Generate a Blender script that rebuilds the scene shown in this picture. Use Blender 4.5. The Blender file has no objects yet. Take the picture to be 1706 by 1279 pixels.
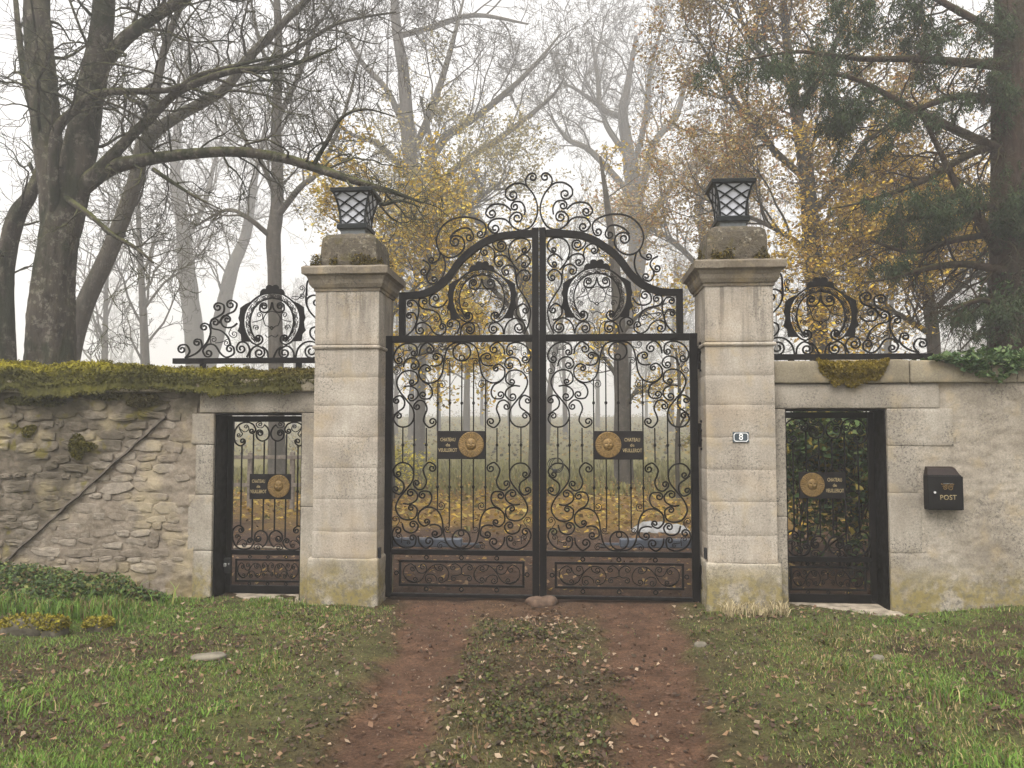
import bpy, bmesh, math, random
import numpy as np
from mathutils import Matrix, Vector

random.seed(7)
rng = np.random.default_rng(7)
S = bpy.context.scene
COL = S.collection
R = math.radians

# ------------------------------------------------------------------ camera
F_PX, CX, CY = 1330.0, 853.0, 639.5          # focal length and centre in photograph pixels (1706 x 1279)
PITCH, YAW = R(3.1), R(4.4)
CAM = Vector((0.34, -8.0, 1.80))
cd = bpy.data.cameras.new('camera'); cam = bpy.data.objects.new('camera', cd); COL.objects.link(cam)
cd.sensor_fit = 'HORIZONTAL'; cd.sensor_width = 36.0; cd.lens = 36.0 * F_PX / 1706.0
cd.clip_start = 0.05; cd.clip_end = 2000
cam.location = CAM; cam.rotation_euler = (math.pi / 2 + PITCH, 0, YAW)
S.camera = cam
# ------------------------------------------------------------------ world, sun, exposure
SUN_EL, SUN_AZ = R(58), R(200)
w = bpy.data.worlds.new('World'); S.world = w; w.use_nodes = True
wn, wl = w.node_tree.nodes, w.node_tree.links
for n in list(wn): wn.remove(n)
sky = wn.new('ShaderNodeTexSky'); sky.sky_type = 'NISHITA'; sky.sun_disc = False
sky.sun_elevation = SUN_EL; sky.sun_rotation = SUN_AZ; sky.dust_density = 6.0; sky.air_density = 1.0; sky.ozone_density = 1.0
bw = wn.new('ShaderNodeRGBToBW'); mx = wn.new('ShaderNodeMix'); mx.data_type = 'RGBA'
mx.inputs['Factor'].default_value = 0.92       # overcast: nearly all colour taken out of the sky
bg = wn.new('ShaderNodeBackground'); bg.inputs['Strength'].default_value = 0.15
wo = wn.new('ShaderNodeOutputWorld')
tint = wn.new('ShaderNodeMix'); tint.data_type = 'RGBA'; tint.blend_type = 'MULTIPLY'; tint.inputs['Factor'].default_value = 1.0
tint.inputs['B'].default_value = (1.0, 0.98, 0.965, 1)
wl.new(sky.outputs[0], bw.inputs[0]); wl.new(sky.outputs[0], mx.inputs['A']); wl.new(bw.outputs[0], mx.inputs['B'])
ov = wn.new('ShaderNodeMix'); ov.data_type = 'RGBA'; ov.inputs['Factor'].default_value = 0.75   # an even cloud sheet
ov.inputs['B'].default_value = (2.9, 2.9, 2.9, 1)
wl.new(mx.outputs['Result'], ov.inputs['A']); wl.new(ov.outputs['Result'], tint.inputs['A']); wl.new(tint.outputs['Result'], bg.inputs['Color']); wl.new(bg.outputs[0], wo.inputs['Surface'])
sd = bpy.data.lights.new('sun', 'SUN'); sd.energy = 1.5; sd.angle = R(45); sd.color = (1.0, 0.96, 0.92)
sun = bpy.data.objects.new('sun', sd); COL.objects.link(sun)
sun.rotation_euler = Vector((math.sin(SUN_AZ) * math.cos(SUN_EL), math.cos(SUN_AZ) * math.cos(SUN_EL), math.sin(SUN_EL))).to_track_quat('Z', 'Y').to_euler()
S.view_settings.view_transform = 'Standard'; S.view_settings.look = 'None'
S.view_settings.gamma = 1.0; S.view_settings.use_curve_mapping = False
S.view_settings.exposure = 1.65
S.render.engine = 'CYCLES'
cy = S.cycles
cy.use_denoising = True; cy.max_bounces = 6; cy.diffuse_bounces = 2; cy.glossy_bounces = 2
cy.transmission_bounces = 4; cy.transparent_max_bounces = 8; cy.volume_bounces = 1
cy.use_adaptive_sampling = True; cy.adaptive_threshold = 0.03

# ------------------------------------------------------------------ helpers
_ca, _sa = math.cos(YAW), math.sin(YAW); _t = math.pi / 2 + PITCH; _ct, _st = math.cos(_t), math.sin(_t)
def ray(x, y):
    a, b, c = (x - CX) / F_PX, -(y - CY) / F_PX, -1.0
    b, c = b * _ct - c * _st, b * _st + c * _ct
    return a * _ca - b * _sa, a * _sa + b * _ca, c
def W(x, y, Y):                      # a measured photograph point on the plane at depth Y -> X, Z in metres
    d = ray(x, y); t = (Y - CAM.y) / d[1]
    return CAM.x + t * d[0], CAM.z + t * d[2]
def G(x, y, z=0.0):                  # the same on level ground -> X, Y
    d = ray(x, y); t = (z - CAM.z) / d[2]
    return CAM.x + t * d[0], CAM.y + t * d[1]

def hash2(ix, iy, seed):
    h = (ix.astype(np.int64) * 374761393 + iy.astype(np.int64) * 668265263 + seed * 974711) & 0xFFFFFFFF
    h = ((h ^ (h >> 13)) * 1274126177) & 0xFFFFFFFF
    return ((h ^ (h >> 16)) & 0xFFFF) / 65535.0
def vnoise(x, y, seed=0):
    x = np.asarray(x, float); y = np.asarray(y, float)
    ix, iy = np.floor(x), np.floor(y); fx, fy = x - ix, y - iy
    fx = fx * fx * (3 - 2 * fx); fy = fy * fy * (3 - 2 * fy)
    a, b = hash2(ix, iy, seed), hash2(ix + 1, iy, seed); c, d = hash2(ix, iy + 1, seed), hash2(ix + 1, iy + 1, seed)
    return (a * (1 - fx) + b * fx) * (1 - fy) + (c * (1 - fx) + d * fx) * fy
def fbm(x, y, seed=0, o=4):
    v = 0; a = 0.5; x = np.asarray(x, float); y = np.asarray(y, float)
    for k in range(o):
        v = v + a * vnoise(x, y, seed + k * 17); x = x * 2.03 + 5.1; y = y * 2.03 + 1.7; a *= 0.5
    return v / (1 - 0.5 ** o)
def sstep(a, b, x):
    t = np.clip((np.asarray(x, float) - a) / (b - a), 0, 1); return t * t * (3 - 2 * t)

def mesh(name, v, f, mat=None, smooth=False, col=None):
    m = bpy.data.meshes.new(name)
    v = np.asarray(v, dtype=np.float32).reshape(-1, 3)
    if isinstance(f, np.ndarray):
        k = f.shape[1]; n = f.shape[0]
        m.vertices.add(len(v)); m.vertices.foreach_set('co', v.ravel())
        m.loops.add(n * k); m.loops.foreach_set('vertex_index', f.astype(np.int32).ravel())
        m.polygons.add(n); m.polygons.foreach_set('loop_start', np.arange(0, n * k, k, dtype=np.int32))
        m.polygons.foreach_set('loop_total', np.full(n, k, dtype=np.int32))
        m.update(calc_edges=True)
    else:
        m.from_pydata([tuple(map(float, p)) for p in v], [], f)
    if smooth: m.polygons.foreach_set('use_smooth', np.ones(len(m.polygons), dtype=bool))
    if col is not None:
        a = m.color_attributes.new('Col', 'FLOAT_COLOR', 'POINT')
        c = np.ones((len(v), 4), dtype=np.float32); c[:, :3] = col
        a.data.foreach_set('color', c.ravel())
    if mat: m.materials.append(mat)
    return m
def link(name, me, parent=None, **props):
    o = bpy.data.objects.new(name, me); COL.objects.link(o)
    if parent is not None:
        o.parent = parent
        if parent.type == 'EMPTY': o.matrix_parent_inverse = Matrix.Translation(-parent.location)
    for k, val in props.items(): o[k] = val
    return o
def thing(name, loc, label, cat, group=None):
    o = bpy.data.objects.new(name, None); COL.objects.link(o); o.location = loc; o.empty_display_size = 0.2
    o['label'] = label; o['category'] = cat
    if group: o['group'] = group
    return o
def tagged(o, label, cat, group=None):
    o['label'] = label; o['category'] = cat
    if group: o['group'] = group
    return o
def bm_box(bm, x0, x1, y0, y1, z0, z1, bev=0.0, seg=1):
    r = bmesh.ops.create_cube(bm, size=1.0)
    for v in r['verts']:
        v.co = Vector((x0 + (v.co.x + .5) * (x1 - x0), y0 + (v.co.y + .5) * (y1 - y0), z0 + (v.co.z + .5) * (z1 - z0)))
    if bev > 0:
        es = list({e for v in r['verts'] for e in v.link_edges})
        bmesh.ops.bevel(bm, geom=es, offset=bev, segments=seg, affect='EDGES', profile=0.5)
def bm_mesh(name, bm, mat, smooth=False):
    m = bpy.data.meshes.new(name); bm.to_mesh(m); bm.free(); m.materials.append(mat)
    if smooth: m.polygons.foreach_set('use_smooth', np.ones(len(m.polygons), dtype=bool))
    return m
def box(name, x0, x1, y0, y1, z0, z1, mat, parent=None, bev=0.004, seg=1, **props):
    bm = bmesh.new(); bm_box(bm, min(x0, x1), max(x0, x1), y0, y1, z0, z1, bev, seg)
    return link(name, bm_mesh(name, bm, mat), parent, **props)
def rough_box(name, x0, x1, y0, y1, z0, z1, mat, parent=None, step=0.03, amp=0.004, bev=0.01, seed=0, **props):
    """a dressed stone: bevelled box cut into a grid and worn by noise"""
    bm = bmesh.new(); bm_box(bm, x0, x1, y0, y1, z0, z1, bev, 2)
    for ax, a, b in ((0, x0, x1), (1, y0, y1), (2, z0, z1)):
        n = max(1, int((b - a) / step))
        for k in range(1, n):
            co = [0, 0, 0]; co[ax] = a + (b - a) * k / n; no = [0, 0, 0]; no[ax] = 1
            bmesh.ops.bisect_plane(bm, geom=bm.verts[:] + bm.edges[:] + bm.faces[:], plane_co=co, plane_no=no)
    bm.normal_update()
    co = np.array([v.co[:] for v in bm.verts]); no = np.array([v.normal[:] for v in bm.verts])
    n1 = fbm(co[:, 0] * 9 + co[:, 1] * 7, co[:, 2] * 9 + co[:, 1] * 5, seed) - .5
    n2 = fbm(co[:, 0] * 40 + co[:, 1] * 31, co[:, 2] * 40 + co[:, 1] * 27, seed + 3) - .5
    co = co + no * ((n1 * 1.6 + n2 * .9) * amp)[:, None]
    for v, c in zip(bm.verts, co): v.co = c
    return link(name, bm_mesh(name, bm, mat, True), parent, **props)

# ------------------------------------------------------------------ materials
def new_mat(name):
    m = bpy.data.materials.new(name); m.use_nodes = True
    nt = m.node_tree
    return m, nt.nodes, nt.links, nt.nodes['Principled BSDF']
def setspec(p, v):
    p.inputs['Specular IOR Level'].default_value = v
class NT:
    def __init__(s, name):
        s.m, s.n, s.l, s.p = new_mat(name)
        s.pos = s.n.new('ShaderNodeNewGeometry').outputs['Position']; s.cur = None; s.bumpn = None
    def vec(s, scale=(1, 1, 1), rot=(0, 0, 0)):
        mp = s.n.new('ShaderNodeMapping'); mp.inputs['Scale'].default_value = scale; mp.inputs['Rotation'].default_value = rot
        s.l.new(s.pos, mp.inputs['Vector']); return mp.outputs[0]
    def noise(s, scale, detail=4, rough=.55, vec=None, dist=0):
        t = s.n.new('ShaderNodeTexNoise'); t.inputs['Scale'].default_value = scale; t.inputs['Detail'].default_value = detail
        t.inputs['Roughness'].default_value = rough; t.inputs['Distortion'].default_value = dist
        s.l.new(vec or s.pos, t.inputs['Vector']); return t.outputs['Fac']
    def voro(s, scale, vec=None, feature='F1'):
        t = s.n.new('ShaderNodeTexVoronoi'); t.inputs['Scale'].default_value = scale; t.feature = feature
        s.l.new(vec or s.pos, t.inputs['Vector']); return t.outputs['Distance']
    def ramp(s, fac, stops):
        r = s.n.new('ShaderNodeValToRGB'); e = r.color_ramp.elements
        while len(e) < len(stops): e.new(0.5)
        for el, (p, c) in zip(e, stops):
            el.position = p; el.color = (*c, 1) if isinstance(c, tuple) else (c, c, c, 1)
        s.l.new(fac, r.inputs[0]); return r.outputs[0]
    def rng(s, fac, a, b, lo=0.0, hi=1.0):
        r = s.n.new('ShaderNodeMapRange'); r.interpolation_type = 'SMOOTHSTEP'
        for k, v in zip(('From Min', 'From Max', 'To Min', 'To Max'), (a, b, lo, hi)): r.inputs[k].default_value = v
        s.l.new(fac, r.inputs['Value']); return r.outputs[0]
    def math(s, op, a, b):
        m = s.n.new('ShaderNodeMath'); m.operation = op
        for k, v in enumerate((a, b)):
            if isinstance(v, (int, float)): m.inputs[k].default_value = v
            else: s.l.new(v, m.inputs[k])
        return m.outputs[0]
    def sep(s, src, ch):
        x = s.n.new('ShaderNodeSeparateXYZ'); s.l.new(src, x.inputs[0]); return x.outputs[ch]
    def mix(s, a, b, fac, mode='MIX'):
        m = s.n.new('ShaderNodeMix'); m.data_type = 'RGBA'; m.blend_type = mode
        for k, v in (('A', a), ('B', b)):
            if isinstance(v, tuple): m.inputs[k].default_value = (*v, 1)
            else: s.l.new(v, m.inputs[k])
        if isinstance(fac, (int, float)): m.inputs['Factor'].default_value = fac
        else: s.l.new(fac, m.inputs['Factor'])
        return m.outputs['Result']
    def attr(s, name='Col'):
        a = s.n.new('ShaderNodeAttribute'); a.attribute_name = name; return a.outputs['Color']
    def orand(s):
        return s.n.new('ShaderNodeObjectInfo').outputs['Random']
    def bump(s, h, strength=.3, dist=.01):
        b = s.n.new('ShaderNodeBump'); b.inputs['Strength'].default_value = strength; b.inputs['Distance'].default_value = dist
        s.l.new(h, b.inputs['Height'])
        if s.bumpn is not None: s.l.new(s.bumpn, b.inputs['Normal'])
        s.bumpn = b.outputs[0]; s.l.new(s.bumpn, s.p.inputs['Normal'])
    def done(s, col, rough=.9, spec=.3, metal=0):
        if isinstance(col, tuple): s.p.inputs['Base Color'].default_value = (*col, 1)
        else: s.l.new(col, s.p.inputs['Base Color'])
        if isinstance(rough, (int, float)): s.p.inputs['Roughness'].default_value = rough
        else: s.l.new(rough, s.p.inputs['Roughness'])
        setspec(s.p, spec); s.p.inputs['Metallic'].default_value = metal
        return s.m

def m_limestone(name, base, dark, light, lichen=.5, algae=False, specks=.5, darktop=False, runoff=False):
    t = NT(name)
    c = t.ramp(t.noise(2.2, 6, .6), [(.25, dark), (.5, base), (.78, light)])
    g = t.noise(55, 4, .75); c = t.mix(c, t.ramp(g, [(.32, (.35, .33, .30)), (.68, (1.05, 1.05, 1.05))]), .6, 'MULTIPLY')
    c = t.mix(c, t.ramp(t.noise(.9, 4, .6), [(.32, (.70, .68, .64)), (.62, (1.06, 1.05, 1.02))]), .9, 'MULTIPLY')
    if specks:
        a = t.rng(t.noise(44, 4, .8), .52, .60); b = t.rng(t.noise(1.9, 4, .65), .42, .60)
        c = t.mix(c, (.085, .078, .066), t.math('MULTIPLY', t.math('MULTIPLY', a, b), specks))
    st = t.rng(t.noise(6, 5, .65, t.vec((1, 1, .10))), .46, .68)
    c = t.mix(c, (.17, .145, .115), t.math('MULTIPLY', st, .45 * lichen))
    yl = t.math('MULTIPLY', t.rng(t.noise(3.3, 4, .6), .52, .68), .5 * lichen); c = t.mix(c, (.34, .265, .15), yl)
    z = t.sep(t.pos, 2)
    if algae:
        zz = t.math('ADD', z, t.math('MULTIPLY', t.noise(7, 3), -.35))
        k = t.math('MULTIPLY', t.rng(zz, .36, .0), t.rng(t.noise(5, 4, .7), .35, .6)); c = t.mix(c, (.19, .15, .045), t.math('MULTIPLY', k, .85))
        k2 = t.math('MULTIPLY', t.rng(z, .62, .1), t.rng(t.noise(26, 4, .7), .5, .58)); c = t.mix(c, (.10, .095, .08), t.math('MULTIPLY', k2, .6))
    if runoff:
        zb_ = t.rng(z, 2.2, 3.15); sk = t.rng(t.noise(9, 5, .7, t.vec((1, 1, .07))), .47, .62); c = t.mix(c, (.085, .072, .058), t.math('MULTIPLY', t.math('MULTIPLY', sk, zb_), .6))
        mid_ = t.rng(t.noise(1.4, 3, .6), .48, .64); c = t.mix(c, (.50, .37, .23), t.math('MULTIPLY', mid_, .16))
    if darktop:
        k = t.rng(t.noise(24, 6, .8), .49, .56); c = t.mix(c, (.032, .028, .02), t.math('MULTIPLY', k, .8))
        k = t.rng(t.noise(13, 5, .75), .56, .62); c = t.mix(c, (.36, .33, .26), t.math('MULTIPLY', k, .6))
        t.bump(t.noise(18, 6, .75), .9, .03)
        k = t.rng(t.noise(9, 5, .7), .38, .6); c = t.mix(c, (.085, .072, .052), t.math('MULTIPLY', k, .8))
        k = t.rng(t.noise(5, 4, .6), .55, .68); c = t.mix(c, (.075, .062, .018), t.math('MULTIPLY', k, .8))
    t.bump(t.noise(90, 4, .7), .35, .004); t.bump(t.noise(14, 4, .6), .3, .01)
    return t.done(c, .93, .2)
M = {}
M['pillar'] = m_limestone('limestone_block', (.415, .375, .322), (.295, .262, .222), (.52, .48, .42), .75, False, .8, False, True)
M['plinth'] = m_limestone('limestone_plinth', (.37, .335, .275), (.25, .22, .172), (.49, .45, .385), .6, True, .7)
M['cap'] = m_limestone('weathered_capstone', (.20, .17, .13), (.095, .08, .058), (.30, .265, .21), .9, False, 1.0)
M['topstone'] = m_limestone('mossy_capstone', (.15, .125, .09), (.07, .058, .04), (.24, .21, .16), .9, False, 1.0, True)
M['jamb'] = m_limestone('jamb_stone', (.335, .303, .257), (.24, .215, .178), (.43, .40, .345), .6, True, 1.0)
M['coping'] = m_limestone('coping_stone', (.245, .215, .155), (.16, .135, .09), (.33, .295, .225), .8, False, .6)
M['render'] = m_limestone('lime_render', (.345, .308, .255), (.245, .213, .17), (.43, .395, .34), .8, True, .8)

def m_rubble(name, cols, mort):
    t = NT(name)
    c = t.ramp(t.orand(), [(0, cols[0]), (.35, cols[1]), (.7, cols[2]), (1, cols[3])]) if not mort else t.ramp(t.noise(3, 4), [(.3, cols[0]), (.7, cols[2])])
    c = t.mix(c, t.ramp(t.noise(16, 6, .65), [(.3, (.55, .52, .47)), (.68, (1.15, 1.12, 1.08))]), .8, 'MULTIPLY')
    c = t.mix(c, t.ramp(t.noise(70, 4, .7), [(.3, (.5, .48, .45)), (.65, (1, 1, 1))]), .5, 'MULTIPLY')
    # damp dark growth in the upper part of the wall, above the old roof line
    z = t.sep(t.pos, 2); x = t.sep(t.pos, 0)
    lim = t.math('ADD', t.math('ADD', z, t.math('MULTIPLY', x, -.88)), t.math('MULTIPLY', t.noise(3.2, 4), -.55))
    up = t.rng(lim, 4.98, 5.22)
    c = t.mix(c, (.062, .052, .037), t.math('MULTIPLY', up, t.rng(t.noise(5, 5, .65), .36, .58, .3, .85)))
    top = t.rng(t.math('ADD', z, t.math('MULTIPLY', t.noise(4, 4), -.7)), 1.45, 1.75)
    c = t.mix(c, (.055, .048, .03), t.math('MULTIPLY', top, t.rng(t.noise(7, 5), .35, .6, .25, .8)))
    c = t.mix(c, (.10, .085, .012), t.math('MULTIPLY', up, t.rng(t.noise(4.3, 4), .6, .68, 0, .75)))
    c = t.mix(c, (.40, .33, .19), t.math('MULTIPLY', t.rng(t.noise(2.1, 4), .52, .66), .35))
    lo = t.math('MULTIPLY', t.rng(z, .5, .0), t.rng(t.noise(6, 4), .4, .6)); c = t.mix(c, (.16, .12, .05), t.math('MULTIPLY', lo, .7))
    t.bump(t.noise(60, 5, .7), .5, .006); t.bump(t.noise(13, 5, .65), .5, .02)
    return t.done(c, .95, .15)
RC = [(.19, .162, .13), (.235, .205, .168), (.275, .245, .205), (.165, .14, .11)]
M['rubble'] = m_rubble('rubble_stone', RC, False)
M['mortar'] = m_rubble('old_lime_mortar', [(.19, .16, .127), 0, (.27, .235, .19)], True)

def m_iron():
    t = NT('black_painted_iron')
    c = t.ramp(t.noise(25, 4), [(.35, (.0035, .003, .003)), (.7, (.008, .0065, .006))])
    t.bump(t.noise(120, 3), .15, .002)
    return t.done(c, t.rng(t.noise(14, 4), .3, .7, .42, .62), .12)
M['iron'] = m_iron()
def m_simple(name, col, rough=.6, spec=.4, metal=0, var=.25, scale=30, bump=.1):
    t = NT(name)
    lo = tuple(v * (1 - var) for v in col); hi = tuple(min(1, v * (1 + var)) for v in col)
    c = t.ramp(t.noise(scale, 4), [(.3, lo), (.7, hi)]); t.bump(t.noise(scale * 3, 3), bump, .003)
    return t.done(c, rough, spec, metal)
M['gold'] = m_simple('gilt_metal', (.15, .092, .028), .5, .45, .4, .5, 60, .5)
M['goldtext'] = m_simple('gilt_lettering', (.30, .235, .12), .5, .4, .2)
M['plaque'] = m_simple('dark_plaque_paint', (.007, .0055, .0055), .5, .2)
M['steel'] = m_simple('blue_grey_steel', (.075, .085, .105), .45, .5, .2)
M['lantern'] = m_simple('black_lantern_metal', (.004, .006, .006), .5, .2)
M['opal'] = m_simple('opal_glass', (.42, .43, .46), .3, .4, 0, .12, 3, .02)
M['lead'] = m_simple('weathered_zinc', (.13, .14, .14), .5, .4, .3)
M['white'] = m_simple('white_enamel', (.75, .75, .73), .4)
M['navy'] = m_simple('slate_blue_enamel', (.035, .05, .06), .35, .5)
M['mailblack'] = m_simple('black_powder_coat', (.006, .0055, .0055), .5, .15)
M['mailbrown'] = m_simple('worn_brown_black_lid', (.02, .013, .011), .55, .2)
M['chrome'] = m_simple('bright_lock', (.75, .74, .72), .25, .6, .7)
M['rubber'] = m_simple('black_cable', (.012, .012, .012), .6)
M['sack'] = m_simple('white_plastic_sheet', (.20, .20, .195), .6, .3, 0, .35, 12, .4)
M['stopstone'] = m_simple('reddish_stone', (.095, .063, .044), .95, .2, 0, .45, 14, .6)
M['palestone'] = m_simple('pale_flat_stone', (.155, .138, .105), .95, .2, 0, .3, 12, .6)
M['sill'] = m_simple('threshold_stone', (.27, .23, .175), .95, .2, 0, .45, 9, .6)
M['darkstone'] = m_simple('dark_field_stone', (.08, .07, .05), .95, .2, 0, .5, 12, .6)
M['wood'] = m_simple('grey_weathered_wood', (.16, .135, .11), .9, .2, 0, .4, 14, .5)

def m_vcol(name, rough=.85, spec=.25, trans=0.0, var=.35, scale=25, bumpd=0, objrand=False):
    t = NT(name)
    c = t.attr()
    c = t.mix(c, t.ramp(t.noise(scale, 5, .65), [(.3, (1 - var,) * 3), (.7, (1 + var,) * 3)]), 1.0, 'MULTIPLY')
    if bumpd: t.bump(t.noise(scale * 2.5, 5, .7), .6, bumpd)
    m = t.done(c, rough, spec)
    if trans:
        tr = t.n.new('ShaderNodeBsdfTranslucent'); t.l.new(c, tr.inputs['Color'])
        ms = t.n.new('ShaderNodeMixShader'); ms.inputs[0].default_value = trans
        out = [n for n in t.n if n.type == 'OUTPUT_MATERIAL'][0]
        t.l.new(t.p.outputs[0], ms.inputs[1]); t.l.new(tr.outputs[0], ms.inputs[2]); t.l.new(ms.outputs[0], out.inputs['Surface'])
    return m
def m_ground():
    t = NT('soil_and_turf')
    c = t.attr()
    c = t.mix(c, t.ramp(t.noise(5, 7, .75), [(.30, (.42, .40, .38)), (.5, (.9, .9, .9)), (.70, (1.4, 1.36, 1.3))]), 1.0, 'MULTIPLY')
    c = t.mix(c, t.ramp(t.noise(48, 6, .8), [(.34, (.35, .35, .35)), (.62, (1.3, 1.28, 1.25))]), .9, 'MULTIPLY')
    pe = t.rng(t.voro(75), .22, .12); pm = t.rng(t.noise(33, 2), .58, .66)
    c = t.mix(c, (.30, .24, .18), t.math('MULTIPLY', t.math('MULTIPLY', pe, pm), .55))
    t.bump(t.noise(22, 7, .75), 1.0, .04); t.bump(t.noise(130, 4, .7), .5, .006)
    return t.done(c, .95, .15)
M['ground'] = m_ground()
M['grass'] = m_vcol('grass_blades', .7, .25, .35, .15, 8)
M['leaf'] = m_vcol('leaf_surface', .75, .25, .3, .2, 12)
M['moss'] = m_vcol('moss_cushion', .98, .1, 0, .45, 30, .02)
def m_bark(name, c0, c1, lich, mossy=.5, mosscol=(.085, .085, .02)):
    t = NT(name)
    n = t.noise(9, 5, .65, t.vec((1, 1, .22)))
    c = t.ramp(n, [(.3, c0), (.7, c1)])
    c = t.mix(c, lich, t.math('MULTIPLY', t.rng(t.noise(7, 6, .75), .52, .60), .75))
    nz = t.sep(t.n.new('ShaderNodeNewGeometry').outputs['Normal'], 2)
    k = t.math('MULTIPLY', t.rng(nz, -.1, .75), t.rng(t.noise(3.5, 4, .6), .3, .58))
    c = t.mix(c, mosscol, t.math('MULTIPLY', k, mossy))
    k = t.rng(t.noise(2.1, 5, .65, t.vec((1, 1, .45))), .47, .58); c = t.mix(c, (.016, .019, .008), t.math('MULTIPLY', k, mossy))
    t.bump(n, 1.0, .05); t.bump(t.noise(38, 5, .7), .7, .012)
    return t.done(c, .95, .15)
M['bark_moss'] = m_bark('mossy_grey_bark', (.024, .0195, .015), (.068, .057, .044), (.15, .135, .11), .85, (.075, .08, .018))
M['bark_grey'] = m_bark('grey_bark', (.035, .029, .023), (.072, .062, .049), (.10, .09, .073), .35)
M['bark_red'] = m_bark('reddish_conifer_bark', (.026, .0165, .0115), (.066, .041, .029), (.065, .05, .037), .5)
M['fillet'] = m_simple('dark_mortar_fillet', (.11, .093, .076), .95, .15, 0, .4, 14, .4)
M['twig'] = m_simple('twig_bark', (.05, .04, .033), .95, .15, 0, .4, 5, 0)
M['needle'] = m_vcol('needle_foliage', .8, .2, .15, .2, 10)
# ------------------------------------------------------------------ ground
def ruts(x, y):
    """1 in the wheel tracks, 0 outside"""
    yy = np.clip(y, -9, 0.3); t = (yy + 3.7) / 4.0
    wob = (fbm(y * .8, x * 0 + 3, 5) - .5) * .22
    lc, lw = -.76 - .24 * t + wob, .23 + .15 * np.clip(t, 0, 1)
    rc, rw = .84 + .10 * t + wob * .7, .23 + .17 * np.clip(t, 0, 1)
    edge = (fbm(x * 5, y * 5, 9) - .5) * .34
    a = 1 - sstep(-.10, .12, np.abs(x - lc) - lw + edge); b = 1 - sstep(-.10, .12, np.abs(x - rc) - rw + edge)
    r = np.maximum(a, b)
    gate = sstep(-.55, -.05, y + edge * .8) * (1 - sstep(1.25, 1.6, np.abs(x) + edge * .5))
    return np.clip(np.maximum(r, gate * .85), 0, 1)
def gh(x, y):
    x = np.asarray(x, float); y = np.asarray(y, float)
    front = 1 - sstep(-.1, .5, y)
    z = (fbm(x * .9, y * .9, 21) - .5) * .08 + (fbm(x * 3.3, y * 3.3, 22) - .5) * .045
    z = z + front * (sstep(1.3, 2.4, np.abs(x)) * .03 - ruts(x, y) * .045)
    z = z + front * sstep(-3.6, -5.6, x) * sstep(-2.5, -.2, y) * .14 + front * sstep(3.2, 4.6, x) * sstep(-1.5, -.1, y) * .09
    z = z + sstep(8, 40, y) * (fbm(x * .06, y * .06, 23) - .4) * .8 + sstep(25, 190, y) * 4.2
    return z
def axis(dense, a, b, lo, hi):
    v = list(np.arange(a, b + 1e-6, dense)); s = dense; p = b
    while p < hi: s *= 1.13; p += s; v.append(min(p, hi))
    s = dense; p = a
    while p > lo: s *= 1.13; p -= s; v.insert(0, max(p, lo))
    return np.array(v)
gx, gy = axis(.035, -5.6, 5.6, -480, 480), axis(.035, -4.6, .6, -18, 620)
X, Y = np.meshgrid(gx, gy); Z = gh(X, Y)
soil = np.array([.118, .067, .042]); soil2 = np.array([.076, .048, .031]); turf = np.array([.105, .09, .04]); turfg = np.array([.10, .13, .036])
litter = np.array([.21, .13, .03]); fargrass = np.array([.15, .135, .045])
r = ruts(X, Y)[..., None]; n1 = fbm(X * 1.7, Y * 1.7, 31)[..., None]; n2 = fbm(X * .6, Y * .6, 33)[..., None]
base = turf * (1 - n1) + turfg * n1
k_ = np.clip(sstep(.50, .62, n2) + (1 - sstep(1.0, 2.6, np.abs(X)))[..., None] * .6, 0, 1); base = base * (1 - k_ * .8) + soil2 * k_ * .8
front = base * (1 - r) + (soil * (.75 + .5 * n1)) * r
back = soil * .62 * (1 - n1) + soil2 * .9 * n1
lm = (sstep(5.0, 7.5, Y + (n2[..., 0] - .5) * 5 - np.abs(X) * .15))[..., None]
back = back * (1 - lm) + (litter * (.55 + .75 * n1)) * lm
fm = sstep(17, 24, Y)[..., None]; back = back * (1 - fm) + fargrass * fm
bm_ = sstep(.1, .5, Y)[..., None]
C = front * (1 - bm_) + back * bm_
ny, nx = X.shape
idx = np.arange(nx * ny).reshape(ny, nx)
f = np.stack([idx[:-1, :-1], idx[:-1, 1:], idx[1:, 1:], idx[1:, :-1]], -1).reshape(-1, 4)
link('ground', mesh('ground', np.stack([X, Y, Z], -1), f, M['ground'], True, C.reshape(-1, 3)), kind='structure')

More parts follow.
